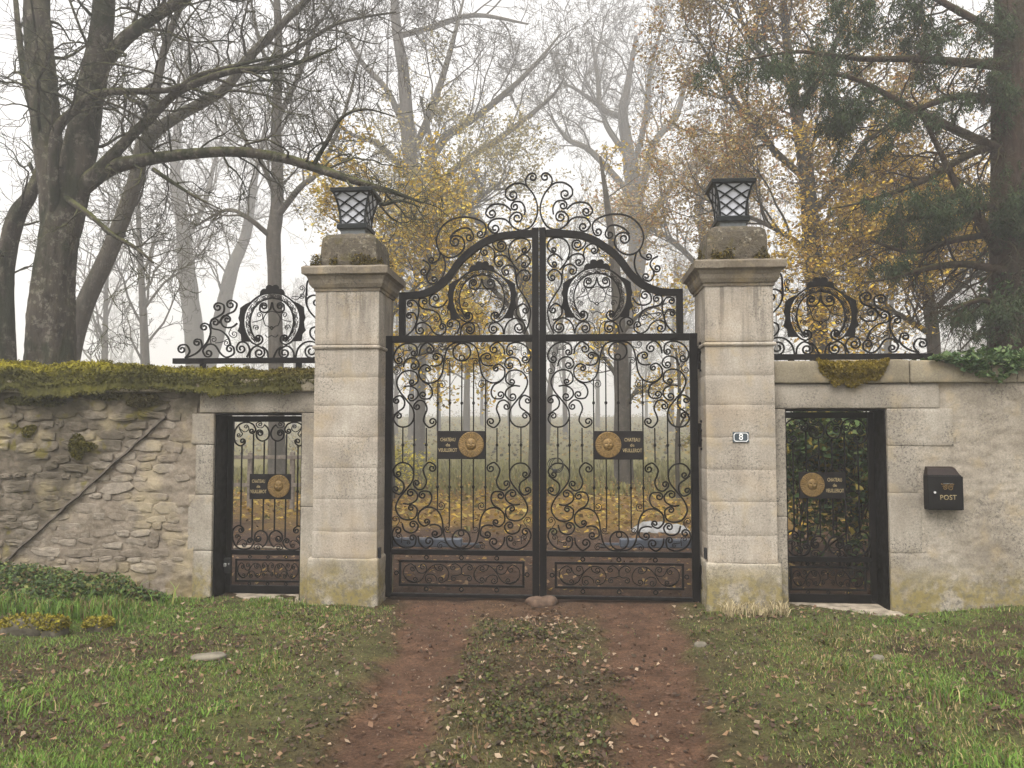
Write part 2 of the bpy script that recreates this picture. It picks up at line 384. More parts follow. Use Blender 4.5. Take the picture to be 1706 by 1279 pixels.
def leafmesh(pts, size, cols, flat=.5, droop=0., up=None, curl=.25, fold=False):
    """small curled leaves, each four triangles (two when simply folded along the midrib)"""
    n = len(pts); s = size * rng.uniform(.6, 1.3, n)
    a = rng.uniform(0, 2 * np.pi, n); tilt = rng.normal(0, 1, (n, 2)) * flat
    d = np.stack([np.cos(a), np.sin(a), tilt[:, 0] - droop], 1); d /= np.linalg.norm(d, axis=1)[:, None]
    q = np.stack([-np.sin(a), np.cos(a), tilt[:, 1]], 1); q -= (q * d).sum(1)[:, None] * d; q /= np.linalg.norm(q, axis=1)[:, None]
    nn = np.cross(d, q); cu = rng.uniform(-1, 1, n)[:, None] * curl
    s = s[:, None]
    if fold:
        v = np.stack([pts - d * s * .5, pts + q * s * .38 + nn * s * cu, pts + d * s * .55, pts - q * s * .38 + nn * s * cu], 1)
        k = np.arange(n)[:, None] * 4
        return v.reshape(-1, 3), np.concatenate([k + [0, 1, 2], k + [0, 2, 3]], 0), np.repeat(cols, 4, 0)
    v = np.empty((n, 5, 3))
    v[:, 0] = pts - d * s * .5; v[:, 1] = pts + q * s * .36 + nn * s * cu - d * s * .05
    v[:, 2] = pts + d * s * .55 - nn * s * cu * .5; v[:, 3] = pts - q * s * .36 + nn * s * cu - d * s * .05; v[:, 4] = pts + nn * s * cu * .2
    k = np.arange(n)[:, None] * 5
    f = np.concatenate([k + [0, 1, 4], k + [1, 2, 4], k + [2, 3, 4], k + [3, 0, 4]], 0)
    return v.reshape(-1, 3), f, np.repeat(cols, 5, 0)
def pick(pal, n, var=.25):
    pal = np.array(pal); return pal[rng.integers(0, len(pal), n)] * rng.uniform(1 - var, 1 + var, (n, 1))
# ------------------------------------------------------------------ pillars
WY0, WY1 = .10, .56                       # front and back of the walls; the pillar fronts stand at Y = 0
def ring_profile(name, cx, cyy, prof, mat, parent, step=.05, amp=.004, seed=0):
    """a square moulding: prof = [(half width, z), ...] swept round the pillar axis, sides cut fine and worn"""
    pts = []; n = 12
    for hw, z in prof:
        row = []
        for (ax, ay), (bx, by) in (((-1, -1), (1, -1)), ((1, -1), (1, 1)), ((1, 1), (-1, 1)), ((-1, 1), (-1, -1))):
            for k in range(n): t = k / n; row.append((cx + hw * (ax + (bx - ax) * t), cyy + hw * (ay + (by - ay) * t), z))
        pts.append(row)
    v = np.array(pts); m = 4 * n; L = len(prof)
    d = v - np.array([cx, cyy, 0]); d[..., 2] = 0; ln = np.linalg.norm(d, axis=2, keepdims=True); d /= np.maximum(ln, 1e-6)
    nz = (fbm(v[..., 0] * 14 + v[..., 1] * 11, v[..., 2] * 30 + v[..., 1] * 9, seed) - .5) * 2 * amp
    nz2 = (fbm(v[..., 0] * 17 + 3, v[..., 1] * 17, seed + 4) - .5) * 2 * amp
    v = v + d * nz[..., None]; v[..., 2] += nz2
    f = [(i * m + k, i * m + (k + 1) % m, (i + 1) * m + (k + 1) % m, (i + 1) * m + k) for i in range(L - 1) for k in range(m)]
    f += [tuple(range(m))[::-1], tuple((L - 1) * m + k for k in range(m))]
    return link(name, mesh(name, v, f, mat), parent)
PX0, PX1 = 1.645, 2.31
PC = (PX0 + PX1) / 2; PH = (PX1 - PX0) / 2; PYC = PH
JOINTS = [.48, .745, 1.07, 1.385, 1.70, 2.02, 2.31, 2.60]
def pillar(s, label):
    cx = s * PC
    t = thing('gate_pillar', (cx, PYC, 0), label, 'pillar', 'stone pillars either side of the double gate')
    box('core', cx - PH + .012, cx + PH - .012, .012, 2 * PH - .012, 0, 3.2, M['mortar'], t, 0)
    o = rough_box('plinth', cx - PH - .018 - (.03 if s < 0 else 0), cx + PH + .018 + (.02 if s > 0 else 0), -.022, 2 * PH + .04, -.12, .478, M['plinth'], t, .035, .012, .018, 3 + s)
    for k in range(len(JOINTS) - 1):
        j = .0002
        rough_box('stone_block', cx - PH, cx + PH, 0, 2 * PH, JOINTS[k] + j, JOINTS[k + 1] - j, M['pillar'], t, .05, .0025, .0014, 10 + k + s * 30)
    ring_profile('string_course', cx, PYC, [(PH - .01, 2.60), (PH + .016, 2.605), (PH + .022, 2.62), (PH + .016, 2.635), (PH - .01, 2.645)], M['pillar'], t, amp=.002, seed=5)
    rough_box('stone_block', cx - PH, cx + PH, 0, 2 * PH, 2.648, 3.20, M['pillar'], t, .06, .0035, .004, 50 + s)
    ring_profile('cornice', cx, PYC, [(PH - .01, 3.195), (PH + .012, 3.20), (PH + .014, 3.225), (PH + .03, 3.235), (PH + .05, 3.27), (PH + .058, 3.31), (PH + .075, 3.345), (PH + .112, 3.365),
                 (PH + .115, 3.43), (PH + .10, 3.445), (PH - .02, 3.475), (PH - .1, 3.48)], M['cap'], t, amp=.006, seed=7 + s)
    hw = .29
    ring_profile('capstone', cx, PYC, [(hw + .01, 3.46), (hw + .012, 3.52), (hw + .004, 3.60), (hw, 3.70), (hw - .012, 3.765), (hw - .045, 3.805), (.17, 3.838), (.10, 3.842)], M['topstone'], t, amp=.012, seed=17 + s)
    # moss cushions along the ledge
    n = 4200; x = cx + rng.uniform(-1, 1, n) * (hw + .1); y = np.where(rng.random(n) < .65, PYC - hw - rng.uniform(-.015, .06, n), PYC + rng.uniform(-1, 1, n) * hw)
    k = fbm(x * 9 + s * 5, y * 5, 81) > .46; x, y = x[k], y[k]
    z = 3.475 + rng.random(len(x)) ** 2 * .11 * (fbm(x * 14, y * 4, 83)) * 1.6
    v, f, c = leafmesh(np.stack([x, y, z], 1), .022, pick([(.075, .06, .018), (.11, .085, .02), (.05, .04, .02), (.16, .12, .03)], len(x)), 1.2)
    link('moss', mesh('moss', v, f, M['moss'], False, c), t, kind='stuff')
    return t
pl = pillar(-1, 'tall limestone gate pillar beside the mossy rubble wall')
pr = pillar(1, 'tall limestone gate pillar carrying the house number plate')

def tagtext(name, txt, size, x, y, z, mat, parent, align='CENTER', ext=.002, spacing=1.0, sx=1.0, fit=None, bold=0.0):
    cu = bpy.data.curves.new(name, 'FONT'); cu.body = txt; cu.size = size; cu.align_x = align; cu.align_y = 'CENTER'
    cu.extrude = ext; cu.space_character = spacing; cu.resolution_u = 3; cu.offset = bold
    to = bpy.data.objects.new('tmp', cu); me = bpy.data.meshes.new_from_object(to)
    bpy.data.objects.remove(to); bpy.data.curves.remove(cu)
    if fit:
        xs_ = [v.co.x for v in me.vertices]; sx = fit / (max(xs_) - min(xs_))
    me.transform(Matrix.Translation((x, y, z)) @ Matrix.Rotation(math.pi / 2, 4, 'X') @ Matrix.Diagonal((sx, 1, 1, 1)))
    me.materials.clear(); me.materials.append(mat)
    return link(name, me, parent)
def flat_poly(name, pts, y0, y1, mat, parent):
    """polygon in the X-Z plane given a thickness from y0 (front) to y1"""
    n = len(pts)
    v = [(x, y0, z) for x, z in pts] + [(x, y1, z) for x, z in pts]
    bm = bmesh.new(); vs = [bm.verts.new(p) for p in v]
    bm.faces.new(vs[:n]); bm.faces.new(vs[n:][::-1])
    for k in range(n): bm.faces.new((vs[k], vs[(k + 1) % n], vs[n + (k + 1) % n], vs[n + k]))
    bmesh.ops.recalc_face_normals(bm, faces=bm.faces[:])
    bmesh.ops.triangulate(bm, faces=[f for f in bm.faces if len(f.verts) > 4])
    return link(name, bm_mesh(name, bm, mat), parent)
# house number
nx_, nz_ = W(1234, 728, 0); hw_, hh_, ch = .078, .051, .018
plate = tagged(box('number_plate', nx_ - hw_, nx_ + hw_, -.014, -.004, nz_ - hh_, nz_ + hh_, M['navy'], None, .002),
               'small slate blue enamel house number plate reading 8 on the pillar', 'sign')
def octo(a, b, c): return [(nx_ - a + c, nz_ - b), (nx_ + a - c, nz_ - b), (nx_ + a, nz_ - b + c), (nx_ + a, nz_ + b - c), (nx_ + a - c, nz_ + b), (nx_ - a + c, nz_ + b), (nx_ - a, nz_ + b - c), (nx_ - a, nz_ - b + c)]
o1, o2 = octo(.070, .043, .016), octo(.064, .037, .014)
bv = [(x, -.0155, z) for x, z in o1] + [(x, -.0155, z) for x, z in o2]
link('border', mesh('border', bv, [(k, (k + 1) % 8, 8 + (k + 1) % 8, 8 + k) for k in range(8)], M['white']), plate)
tagtext('digit', '8', .088, nx_, -.0155, nz_, M['white'], plate)

# ------------------------------------------------------------------ walls
def relief(name, x0, x1, z0, z1, y, mat, parent, step=.025, amp=.02, sx=6, sz=10, seed=0, low=.012):
    """the uneven front skin of a wall"""
    nx, nz = max(2, int((x1 - x0) / step)), max(2, int((z1 - z0) / step))
    X, Z = np.meshgrid(np.linspace(x0, x1, nx + 1), np.linspace(z0, z1, nz + 1))
    h = (fbm(X * sx, Z * sz, seed) - .5) * amp + (fbm(X * sx * 4, Z * sz * 4, seed + 1) - .5) * amp * .45 + (fbm(X * 1.3, Z * 1.3, seed + 2) - .5) * low
    idx = np.arange(X.size).reshape(X.shape)
    f = np.stack([idx[:-1, :-1], idx[:-1, 1:], idx[1:, 1:], idx[1:, :-1]], -1).reshape(-1, 4)
    return link(name, mesh(name, np.stack([X, y - h, Z], -1), f, mat, True), parent)
def stone_variant(seed):
    r = random.Random(seed); n = 9; o = []; inn = []
    for k in range(n):
        a = 2 * math.pi * (k + r.uniform(-.2, .2)) / n; c, s_ = math.cos(a), math.sin(a)
        q = .5 / max(abs(c), abs(s_)); rad = q * .62 + .5 * .42; rad *= r.uniform(.9, 1.06)
        o.append((c * rad, s_ * rad))
    v = [(x, .6, z) for x, z in o] + [(x * .97, 0, z * .97) for x, z in o] + [(x * .89 + r.uniform(-.03, .03), -.72 + r.uniform(-.25, .25), z * .86 + r.uniform(-.03, .03)) for x, z in o]
    v += [(x * .42, -1.0 + r.uniform(-.25, .25), z * .42) for x, z in o] + [(0, -1.0 + r.uniform(-.2, .2), 0)]
    f = []
    for ring in range(3):
        for k in range(n): f.append((ring * n + k, ring * n + (k + 1) % n, (ring + 1) * n + (k + 1) % n, (ring + 1) * n + k))
    for k in range(n): f.append((3 * n + k, 3 * n + (k + 1) % n, 4 * n))
    return mesh('stone', v, f, M['rubble'], False)
SV = [stone_variant(100 + k) for k in range(14)]
def lay_stones(parent, x0, x1, z0, z1, y, proud, seed, keep=1.0, hmin=.075, hmax=.15, skip=None):
    r = random.Random(seed); z = z0; cnt = 0
    while z < z1 - .04:
        h = r.uniform(hmin, hmax); x = x0 - r.uniform(0, .2)
        while x < x1:
            wd = h * r.uniform(1.1, 3.4); wd = max(.10, min(.44, wd)); xc = x + wd / 2; zc = z + h / 2 + r.uniform(-.024, .024)
            p = proud(xc, zc) * r.uniform(.05, 1.35)
            if xc - wd / 2 > x0 - .25 and xc + wd / 2 < x1 + .02 and r.random() < keep and not (skip and skip(xc, zc, wd, h)):
                o = link('stone', SV[r.randrange(len(SV))], parent)
                o.location = (xc, y - .002, zc); o.rotation_euler = (r.uniform(-.10, .10), r.uniform(-.13, .13), r.uniform(-.08, .08))
                o.scale = (wd - r.uniform(.004, .022), max(.006, p), h - r.uniform(.003, .02)); cnt += 1
            x += wd
        z += h
    return cnt
DL0, DL1, DZ = -3.41, -2.47, 1.95            # narrow side gate opening in the rubble wall
lw = thing('rubble_wall', (-4, .3, 0), 'old rubble stone wall topped with thick green moss', 'wall')
box('core', -14, -3.46, WY0 + .03, WY1, -.3, 2.22, M['mortar'], lw, 0)
relief('mortar_face', -7.4, -3.60, -.15, 2.24, WY0 + .008, M['mortar'], lw, .020, .042, 6, 10, 91, .03)
def diag(x): return 1.92 + (x + 3.92) * .885          # height of the old roof line on the wall face
def proud_l(x, z):
    up = 1.0 if z > diag(x) else .55
    return .021 * up * (1 if x < -3.9 else .35)
ns = lay_stones(lw, -6.7, -3.66, .0, 2.16, WY0 + .008, proud_l, 5, .93, .055, .15)
# jambs, lintel
for k, (a, b, wd) in enumerate(((-.2, .52, .20), (.52, 1.10, .26), (1.10, 1.62, .19), (1.62, 1.948, .24))):
    rough_box('jamb_stone', DL0 - wd, DL0, WY0 - .004, WY1, a + .003, b - .002, M['jamb'], lw, .05, .006, .008, 60 + k)
rough_box('lintel', DL0 - .16, -PX1 + .0, WY0 - .006, WY1, 1.952, 2.165, M['jamb'], lw, .05, .008, .01, 66)
rough_box('jamb_stone', DL1, -PX1 - .002, WY0 - .002, WY1, -.2, .98, M['jamb'], lw, .05, .004, .006, 67)
rough_box('jamb_stone', DL1, -PX1 - .002, WY0 - .003, WY1, .984, 1.948, M['jamb'], lw, .05, .004, .006, 68)
rough_box('coping', -14, -2.315, .04, .64, 2.17, 2.30, M['coping'], lw, .12, .012, .015, 70)
# old roof line: a thin fillet running down the wall face
bm = bmesh.new(); n = 26; prev = None
for k in range(n + 1):
    x = -3.93 - 1.72 * k / n; z = diag(x) + .012 * math.sin(k * 1.7) * .6; wv = .009 + .003 * math.sin(k * 2.3); yy = WY0 - .035 - .008 * math.sin(k * .9)
    ring = [bm.verts.new((x - wv * .6, yy + .06, z + wv)), bm.verts.new((x - wv * .6, yy, z + wv * .9)), bm.verts.new((x + wv * .6, yy, z - wv * .9)), bm.verts.new((x + wv * .6, yy + .06, z - wv))]
    if prev:
        for j in range(4): bm.faces.new((prev[j], prev[(j + 1) % 4], ring[(j + 1) % 4], ring[j]))
    prev = ring
link('roof_fillet', bm_mesh('roof_fillet', bm, M['fillet']), lw)['label'] = 'thin grey strip slanting down the wall face'
# moss over the coping: a lumpy cushion with fuzz
nx, ns_ = 420, 26
xs = np.linspace(-8.2, -2.318, nx); th = np.linspace(0, math.pi, ns_); X, T = np.meshgrid(xs, th)
full = .55 + .45 * sstep(-2.9, -4.2, X)
Zt = 2.285 + (.165 * full * (.62 + .85 * fbm(X * 2.6, X * 0 + 1, 101)))
over = (.02 + .34 * (fbm(X * 3.4, X * 0 + 4, 103) - .40)) * full
YY = .33 - np.cos(T) * (.31 + over * .35)
ZZ = 2.19 - over * .6 + (Zt - 2.19 + over * .6) * np.sin(T) ** .55
lump = (fbm(X * 5 + YY * 3, T * 3 + X, 105) - .5) * .13 + (fbm(X * 18, T * 8 + X * 3, 107) - .5) * .045
YY = YY - np.cos(T) * lump; ZZ = ZZ + lump * np.sin(T)
ci = fbm(X * 2.4, T * 2.5 + X, 109)[..., None]; br = sstep(-3.7, -2.6, X + (fbm(X * 4, T * 3, 111) - .5) * 1.2)[..., None]
ci = sstep(.3, .7, ci); cm = np.array([.095, .085, .016]) * (1 - ci) + np.array([.27, .235, .022]) * ci
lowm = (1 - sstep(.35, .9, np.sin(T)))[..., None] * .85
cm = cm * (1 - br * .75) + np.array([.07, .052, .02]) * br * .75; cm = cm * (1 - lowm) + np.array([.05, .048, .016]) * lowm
idx = np.arange(X.size).reshape(X.shape)
f = np.stack([idx[:-1, :-1], idx[:-1, 1:], idx[1:, 1:], idx[1:, :-1]], -1).reshape(-1, 4)
P3 = np.stack([X, YY, ZZ], -1)
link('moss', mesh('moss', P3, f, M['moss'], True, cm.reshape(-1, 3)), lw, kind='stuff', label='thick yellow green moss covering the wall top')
ii = rng.integers(0, X.size, 64000); fr = P3.reshape(-1, 3)[ii] + rng.normal(0, .011, (64000, 3)); k = (T.ravel()[ii] < 1.9) & (fr[:, 0] > -6.6)
v, f, c = leafmesh(fr[k] + [0, -.004, .004], .022, cm.reshape(-1, 3)[ii][k] * rng.uniform(.7, 1.45, (k.sum(), 1)), 1.3, fold=True)
link('moss_fuzz', mesh('moss_fuzz', v, f, M['moss'], False, c), lw, kind='stuff')
# a moss cushion and dark growth on the face
for (px, py, rx, rz, cc) in ((135, 745, .17, .13, (.085, .075, .015)), (50, 720, .09, .07, (.11, .095, .02)), (170, 655, .30, .10, (.07, .062, .018)), (60, 668, .3, .06, (.08, .075, .02)), (240, 668, .22, .09, (.06, .05, .02))):
    cx_, cz_ = W(px, py, WY0); n = 1500
    a = rng.uniform(0, 2 * np.pi, n); rr = rng.random(n) ** .6
    rr = rr * (.45 + .95 * vnoise(a * 1.1 + px, a * 0 + py, 5)); q = np.stack([cx_ + np.cos(a) * rr * rx, WY0 - .02 - rng.random(n) * .05 * (1 - rr), cz_ + np.sin(a) * rr * rz], 1)
    v, f, c = leafmesh(q, .026, pick([cc], n, .5), 1.2)
    link('moss_cushion', mesh('moss_cushion', v, f, M['moss'], False, c), lw, kind='stuff')

DR0, DR1, DRZ = 2.432, 3.406, 1.985
rw = thing('rendered_wall', (4, .3, 0), 'pale rendered wall with flat coping stones and ivy on top', 'wall')
box('core', 3.46, 14, WY0 + .03, WY1, -.3, 2.24, M['render'], rw, 0)
relief('render_face', 3.60, 7.6, -.15, 2.236, WY0 + .006, M['render'], rw, .016, .018, 9, 14, 121, .035)
for k, (a, b, wd) in enumerate(((-.2, .58, .38), (.58, 1.16, .30), (1.16, 1.62, .27), (1.62, 1.982, .62))):
    rough_box('jamb_stone', DR1, DR1 + wd, WY0 - .004 - .002 * (k % 2), WY1, a + .001, b - .001, M['jamb'], rw, .05, .005, .004, 130 + k)
rough_box('lintel', PX1 + .002, DR1 + .50, WY0 - .008, WY1, DRZ + .001, 2.225, M['jamb'], rw, .05, .007, .01, 136)
rough_box('jamb_stone', PX1 + .002, DR0, WY0 - .004, WY1, -.2, .92, M['jamb'], rw, .05, .004, .006, 137)
rough_box('jamb_stone', PX1 + .002, DR0, WY0 - .002, WY1, .924, DRZ - .002, M['jamb'], rw, .05, .004, .006, 138)
for k, (a, b) in enumerate(((PX1 + .002, 2.86), (2.864, 3.62), (3.624, 4.62), (4.624, 5.6), (5.604, 6.6), (6.604, 14))):
    rough_box('coping_stone', a, b, .055 + .006 * (k % 2), .62, 2.232, 2.455 + .008 * (k % 2), M['coping'], rw, .06 if k < 5 else .3, .008, .016, 140 + k)
# moss cushion hanging over the coping
cx_, cz_ = W(1420, 615, .05)
U, V = np.meshgrid(np.linspace(-1, 1, 50), np.linspace(0, 1, 24))
XX = cx_ + U * .33 * (1 + .2 * (fbm(V * 3, U * 2, 151) - .5)); prof = np.sqrt(np.clip(1 - U ** 2, 0, 1))
low_ = .27 * prof * (.75 + .5 * fbm(U * 4 + 2, U * 0, 153))
ZZ = 2.485 - V * low_ - .02; YY = .05 - np.sin(np.clip(V * 1.25 + .08, 0, 1) * math.pi) * .055 * prof - .004 + (fbm(U * 8, V * 8, 155) - .5) * .03
YY = np.where(V < .06, .3, YY); ZZ = np.where(V < .06, 2.475, ZZ)
idx = np.arange(U.size).reshape(U.shape); f = np.stack([idx[:-1, :-1], idx[:-1, 1:], idx[1:, 1:], idx[1:, :-1]], -1).reshape(-1, 4)
P3 = np.stack([XX, YY, ZZ], -1); cm = np.array([.17, .125, .02]) * (.75 + .5 * fbm(U * 6, V * 6, 157))[..., None]
link('moss', mesh('moss', P3, f, M['moss'], True, cm.reshape(-1, 3)), rw, kind='stuff', label='ochre moss cushion hanging over the coping')
ii = rng.integers(U.shape[1] * 2, U.size, 6000); v, f, c = leafmesh(P3.reshape(-1, 3)[ii] + rng.normal(0, .006, (6000, 3)), .02, cm.reshape(-1, 3)[ii] * rng.uniform(.7, 1.4, (6000, 1)), 1.3)
link('moss_fuzz', mesh('moss_fuzz', v, f, M['moss'], False, c), rw, kind='stuff')
# thresholds
for nm, a, b, lab, sd_ in (('threshold', DL0 - .12, DL1 + .02, 'worn stone threshold of the side gate in the rubble wall', 1), ('threshold', DR0 - .02, DR1 + .08, 'pale stone threshold of the side gate near the mailbox', 2)):
    o = rough_box(nm, a, b, -.05 if sd_ == 2 else 0.0, .50, -.15, .022, M['sill'], None, .05, .012, .015, 160 + sd_)
    tagged(o, lab, 'threshold')
# ------------------------------------------------------------------ wrought iron
GY = .35                                   # plane of the double gate
GX = -.016                                 # its centre line
def cr(p0, p1, p2, p3, t):
    return .5 * ((2 * p1) + (-p0 + p2) * t + (2 * p0 - 5 * p1 + 4 * p2 - p3) * t * t + (-p0 + 3 * p1 - 3 * p2 + p3) * t ** 3)
def spiral(c, r, p, pp, turns=1.3):
    """from path point p (previous pp) into a spiral round c: points from the rim inwards"""
    c, p, pp = np.array(c, float), np.array(p, float), np.array(pp, float)
    cross = lambda a, b: a[0] * b[1] - a[1] * b[0]
    s = 1.0 if cross(p - pp, c - p) > 0 else -1.0
    d = np.linalg.norm(p - c)
    if d <= r * 1.02: r = d * .98
    al = math.acos(min(1, r / d)); b = math.atan2(*(p - c)[::-1])
    a0 = b + al * s
    t = c + r * np.array([math.cos(a0), math.sin(a0)])
    if cross(t - p, c - p) * s < 0 and d > r * 1.05: a0 = b - al * s
    n = max(8, int(turns * 13)); out = []
    for k in range(n + 1):
        q = k / n; a = a0 + s * q * turns * 2 * math.pi; rr = r * (1 - .74 * q ** .85)
        out.append(c + rr * np.array([math.cos(a), math.sin(a)]))
    return out
def path(spec):
    via = [np.array(p, float) for p in spec if p[0] != 'C']
    st = spec[0] if spec[0][0] == 'C' else None; en = spec[-1] if spec[-1][0] == 'C' else None
    cen = lambda q: np.array(q[1:3], float)
    pts = []
    if st is not None:
        nxt = via[1] if len(via) > 1 else cen(en)
        pts += spiral(st[1:3], st[3], via[0], nxt, st[4] if len(st) > 4 else 1.3)[::-1]
    i0 = len(pts); pts += via; i1 = len(pts)
    if en is not None:
        prv = via[-2] if len(via) > 1 else cen(st)
        pts += spiral(en[1:3], en[3], via[-1], prv, en[4] if len(en) > 4 else 1.3)
    out = []
    for k in range(len(pts) - 1):
        p0 = pts[max(k - 1, 0)]; p3 = pts[min(k + 2, len(pts) - 1)]
        sub = 4 if (k >= i0 - 1 and k < i1) else 1
        for j in range(sub): out.append(cr(p0, pts[k], pts[k + 1], p3, j / sub))
    out.append(pts[-1]); return out
def sweep_mesh(name, pts, y, wd, dp, mat=None, closed=False, taper=False):
    """flat bar wd x dp following points (X, Z) in the plane Y = y"""
    p = np.asarray(pts, float)
    if not closed:
        keep = np.concatenate([[True], np.linalg.norm(np.diff(p, axis=0), axis=1) > 1e-4]); p = p[keep]
    if closed: tg = np.roll(p, -1, 0) - np.roll(p, 1, 0)
    else: tg = np.gradient(p, axis=0)
    tg /= np.maximum(np.linalg.norm(tg, axis=1), 1e-9)[:, None]; no = np.stack([-tg[:, 1], tg[:, 0]], 1)
    n = len(p); hw = np.full(n, wd / 2)
    a, b = p + no * hw[:, None], p - no * hw[:, None]
    v = np.empty((n, 4, 3))
    for j, (q, yy) in enumerate(((a, -dp / 2), (b, -dp / 2), (b, dp / 2), (a, dp / 2))):
        v[:, j, 0] = q[:, 0]; v[:, j, 1] = y + yy; v[:, j, 2] = q[:, 1]
    f = []
    for k in range(n if closed else n - 1):
        i, m = k * 4, ((k + 1) % n) * 4
        for j in range(4): f.append((i + j, i + (j + 1) % 4, m + (j + 1) % 4, m + j))
    if not closed: f += [(3, 2, 1, 0), tuple(range(4 * n - 4, 4 * n))]
    return mesh(name, v.reshape(-1, 3), f, mat or M['iron'])
def circ(cx, cz, r, n=36, rz=None):
    return [(cx + r * math.cos(2 * math.pi * k / n), cz + (rz or r) * math.sin(2 * math.pi * k / n)) for k in range(n)]
class Plane:
    """zoomed photograph coordinates -> metres on an upright plane, then mirrored copies"""
    def __init__(s, ox, oy, sc, Y): s.o = (ox, oy, sc, Y)
    def __call__(s, p):
        ox, oy, sc, Y = s.o; return W(ox + p[0] * sc, oy + p[1] * sc, Y)
def iron(parent, pts, y, wd=.0165, dp=.016, name='scroll', closed=False):
    return link(name, sweep_mesh(name, pts, y, wd, dp, None, closed), parent)
def xf(pts, mx=None, mz=None, dx=0, dz=0):
    p = np.asarray(pts, float).copy()
    if mx is not None: p[:, 0] = 2 * mx - p[:, 0]
    if mz is not None: p[:, 1] = 2 * mz - p[:, 1]
    p[:, 0] += dx; p[:, 1] += dz; return p
def C(x, y, r, t=1.3): return ('C', x, y, r, t)

# main panel, one quarter (zoomed photograph coordinates)
PA = Plane(640, 556, .13295, GY)
MAIN = [
    [C(372, 240, 46), (395, 148), (290, 118), (180, 168), (122, 270), C(188, 328, 54)],
    [(440, 265), (458, 180), (530, 112), C(572, 200, 60)],
    [C(652, 292, 50), (735, 290), (715, 375), (645, 404), (580, 395)],
    [C(545, 440, 42), (500, 388), (440, 455), (455, 560), (560, 618), (670, 582), (730, 480), (752, 340), (785, 200), (860, 122), (972, 106)],
    [C(375, 402, 50), (440, 385), (410, 322), (345, 300), (270, 335), (240, 418)],
    [C(352, 605, 44), (425, 590), (405, 495), (320, 460), (220, 490), (158, 600), (195, 720), (290, 840), (365, 950), (370, 1070), (300, 1155), (190, 1160), (120, 1080), C(182, 1030, 46)],
    [C(156, 838, 45), (205, 776), (255, 840), (245, 920), (180, 972), (122, 1020)],
    [(250, 663), (330, 655), (410, 700), (428, 770), C(342, 790, 55)],
    [(440, 540), (500, 605), (570, 645), (605, 730), (575, 805), C(490, 765, 52)],
    [C(415, 912, 47), (440, 833), (505, 855), (537, 940), (505, 1030), (498, 1100), (560, 1172), C(605, 1100, 54)],
]
MAIN_THIN = [[(790, 175), (730, 195), C(715, 145, 38)], [(680, 590), (740, 590), C(722, 640, 46)], [(845, 312), (790, 310), C(800, 350, 36)],
             [(170, 385), (205, 440), C(155, 470, 44)], [(235, 180), (240, 240), C(200, 262, 36)], [(250, 215), (300, 205), C(320, 182, 28)]]
PANEL_X = PA((972, 700))[0]; PANEL_Z = (PA((972, 105))[1] + W(769, 914.5, GY)[1]) / 2
BARS = [(235, 1172), (378, 1030), (530, 1178), (675, 585), (825, 370), (972, 352)]
# arched panel of the right-hand leaf
PB = Plane(910, 380, .14076, GY)
ARCHL = [(-14, 63), (200, 66), (380, 82), (480, 110), (580, 150), (660, 200), (750, 262), (830, 330), (890, 395), (945, 475), (1000, 545), (1060, 605), (1130, 660), (1210, 702), (1300, 738), (1400, 757), (1612, 762)]
UPPER = [
    [C(85, 255, 40), (15, 220), (45, 140), (135, 108), (235, 150), (278, 260), (245, 380), (160, 495)],
    [C(92, 425, 42), (18, 390), (55, 325), (120, 308), (195, 380)],
    [C(72, 583, 45), (22, 540), (75, 490), (145, 508), (188, 590), (165, 690), (95, 800), (35, 910), (18, 1010), (45, 1140), (95, 1248)],
    [(468, 135), (462, 190), C(365, 192, 76, 1.8)],
    [C(565, 262, 45), (612, 240), (590, 195), (530, 186), (465, 230), (442, 300), (455, 370)],
    [C(385, 400, 48), (452, 370), (425, 315), (365, 302), (300, 325), (255, 375)],
    [C(310, 507, 47), (352, 465), (285, 425), (210, 460), (187, 560), (186, 640)],
    [C(82, 968, 45), (110, 890), (178, 935), (185, 1010), (140, 1068), (75, 1088)],
    [C(155, 1172, 80, 1.7), (190, 1060), (270, 1090), (318, 1160), (335, 1248)],
    [(340, 1248), (355, 1170), (420, 1108), (490, 1120), C(462, 1185, 60, 1.5)],
    [C(748, 1185, 58, 1.5), (705, 1120), (775, 1102), (845, 1150), (862, 1248)],
    [C(985, 1115, 47), (950, 1052), (885, 1085), (872, 1150), (905, 1230)],
    [C(1085, 1145, 46), (1050, 1210), (1115, 1245), (1190, 1210), (1240, 1135), (1320, 1088), (1395, 1110), C(1355, 1180, 58)],
    [(1020, 820), (1075, 890), (1160, 910), (1235, 875), (1240, 800), C(1168, 797, 56)],
    [C(1305, 836, 44), (1360, 800), (1372, 860), (1330, 915), (1220, 940), (1140, 980), (1100, 1060), (1098, 1110)],
    [C(1480, 862, 44), (1420, 825), (1375, 900), (1378, 990), (1405, 1090), (1445, 1170), (1530, 1248)],
    [C(1490, 1005, 42), (1425, 975), (1398, 1050), (1410, 1110)],
]
UPPER_THIN = [[(625, 250), (635, 320), C(690, 305, 40)], [(1180, 990), (1230, 1020), (1290, 1075), C(1330, 1020, 35)], [(1110, 1040), (1130, 1075), C(1160, 1045, 36)], [(1010, 930), (1030, 1000), C(1062, 965, 40)],
              [(470, 1095), (540, 1120), (575, 1190), (578, 1248)], [(730, 1095), (660, 1120), (630, 1190), (628, 1248)]]
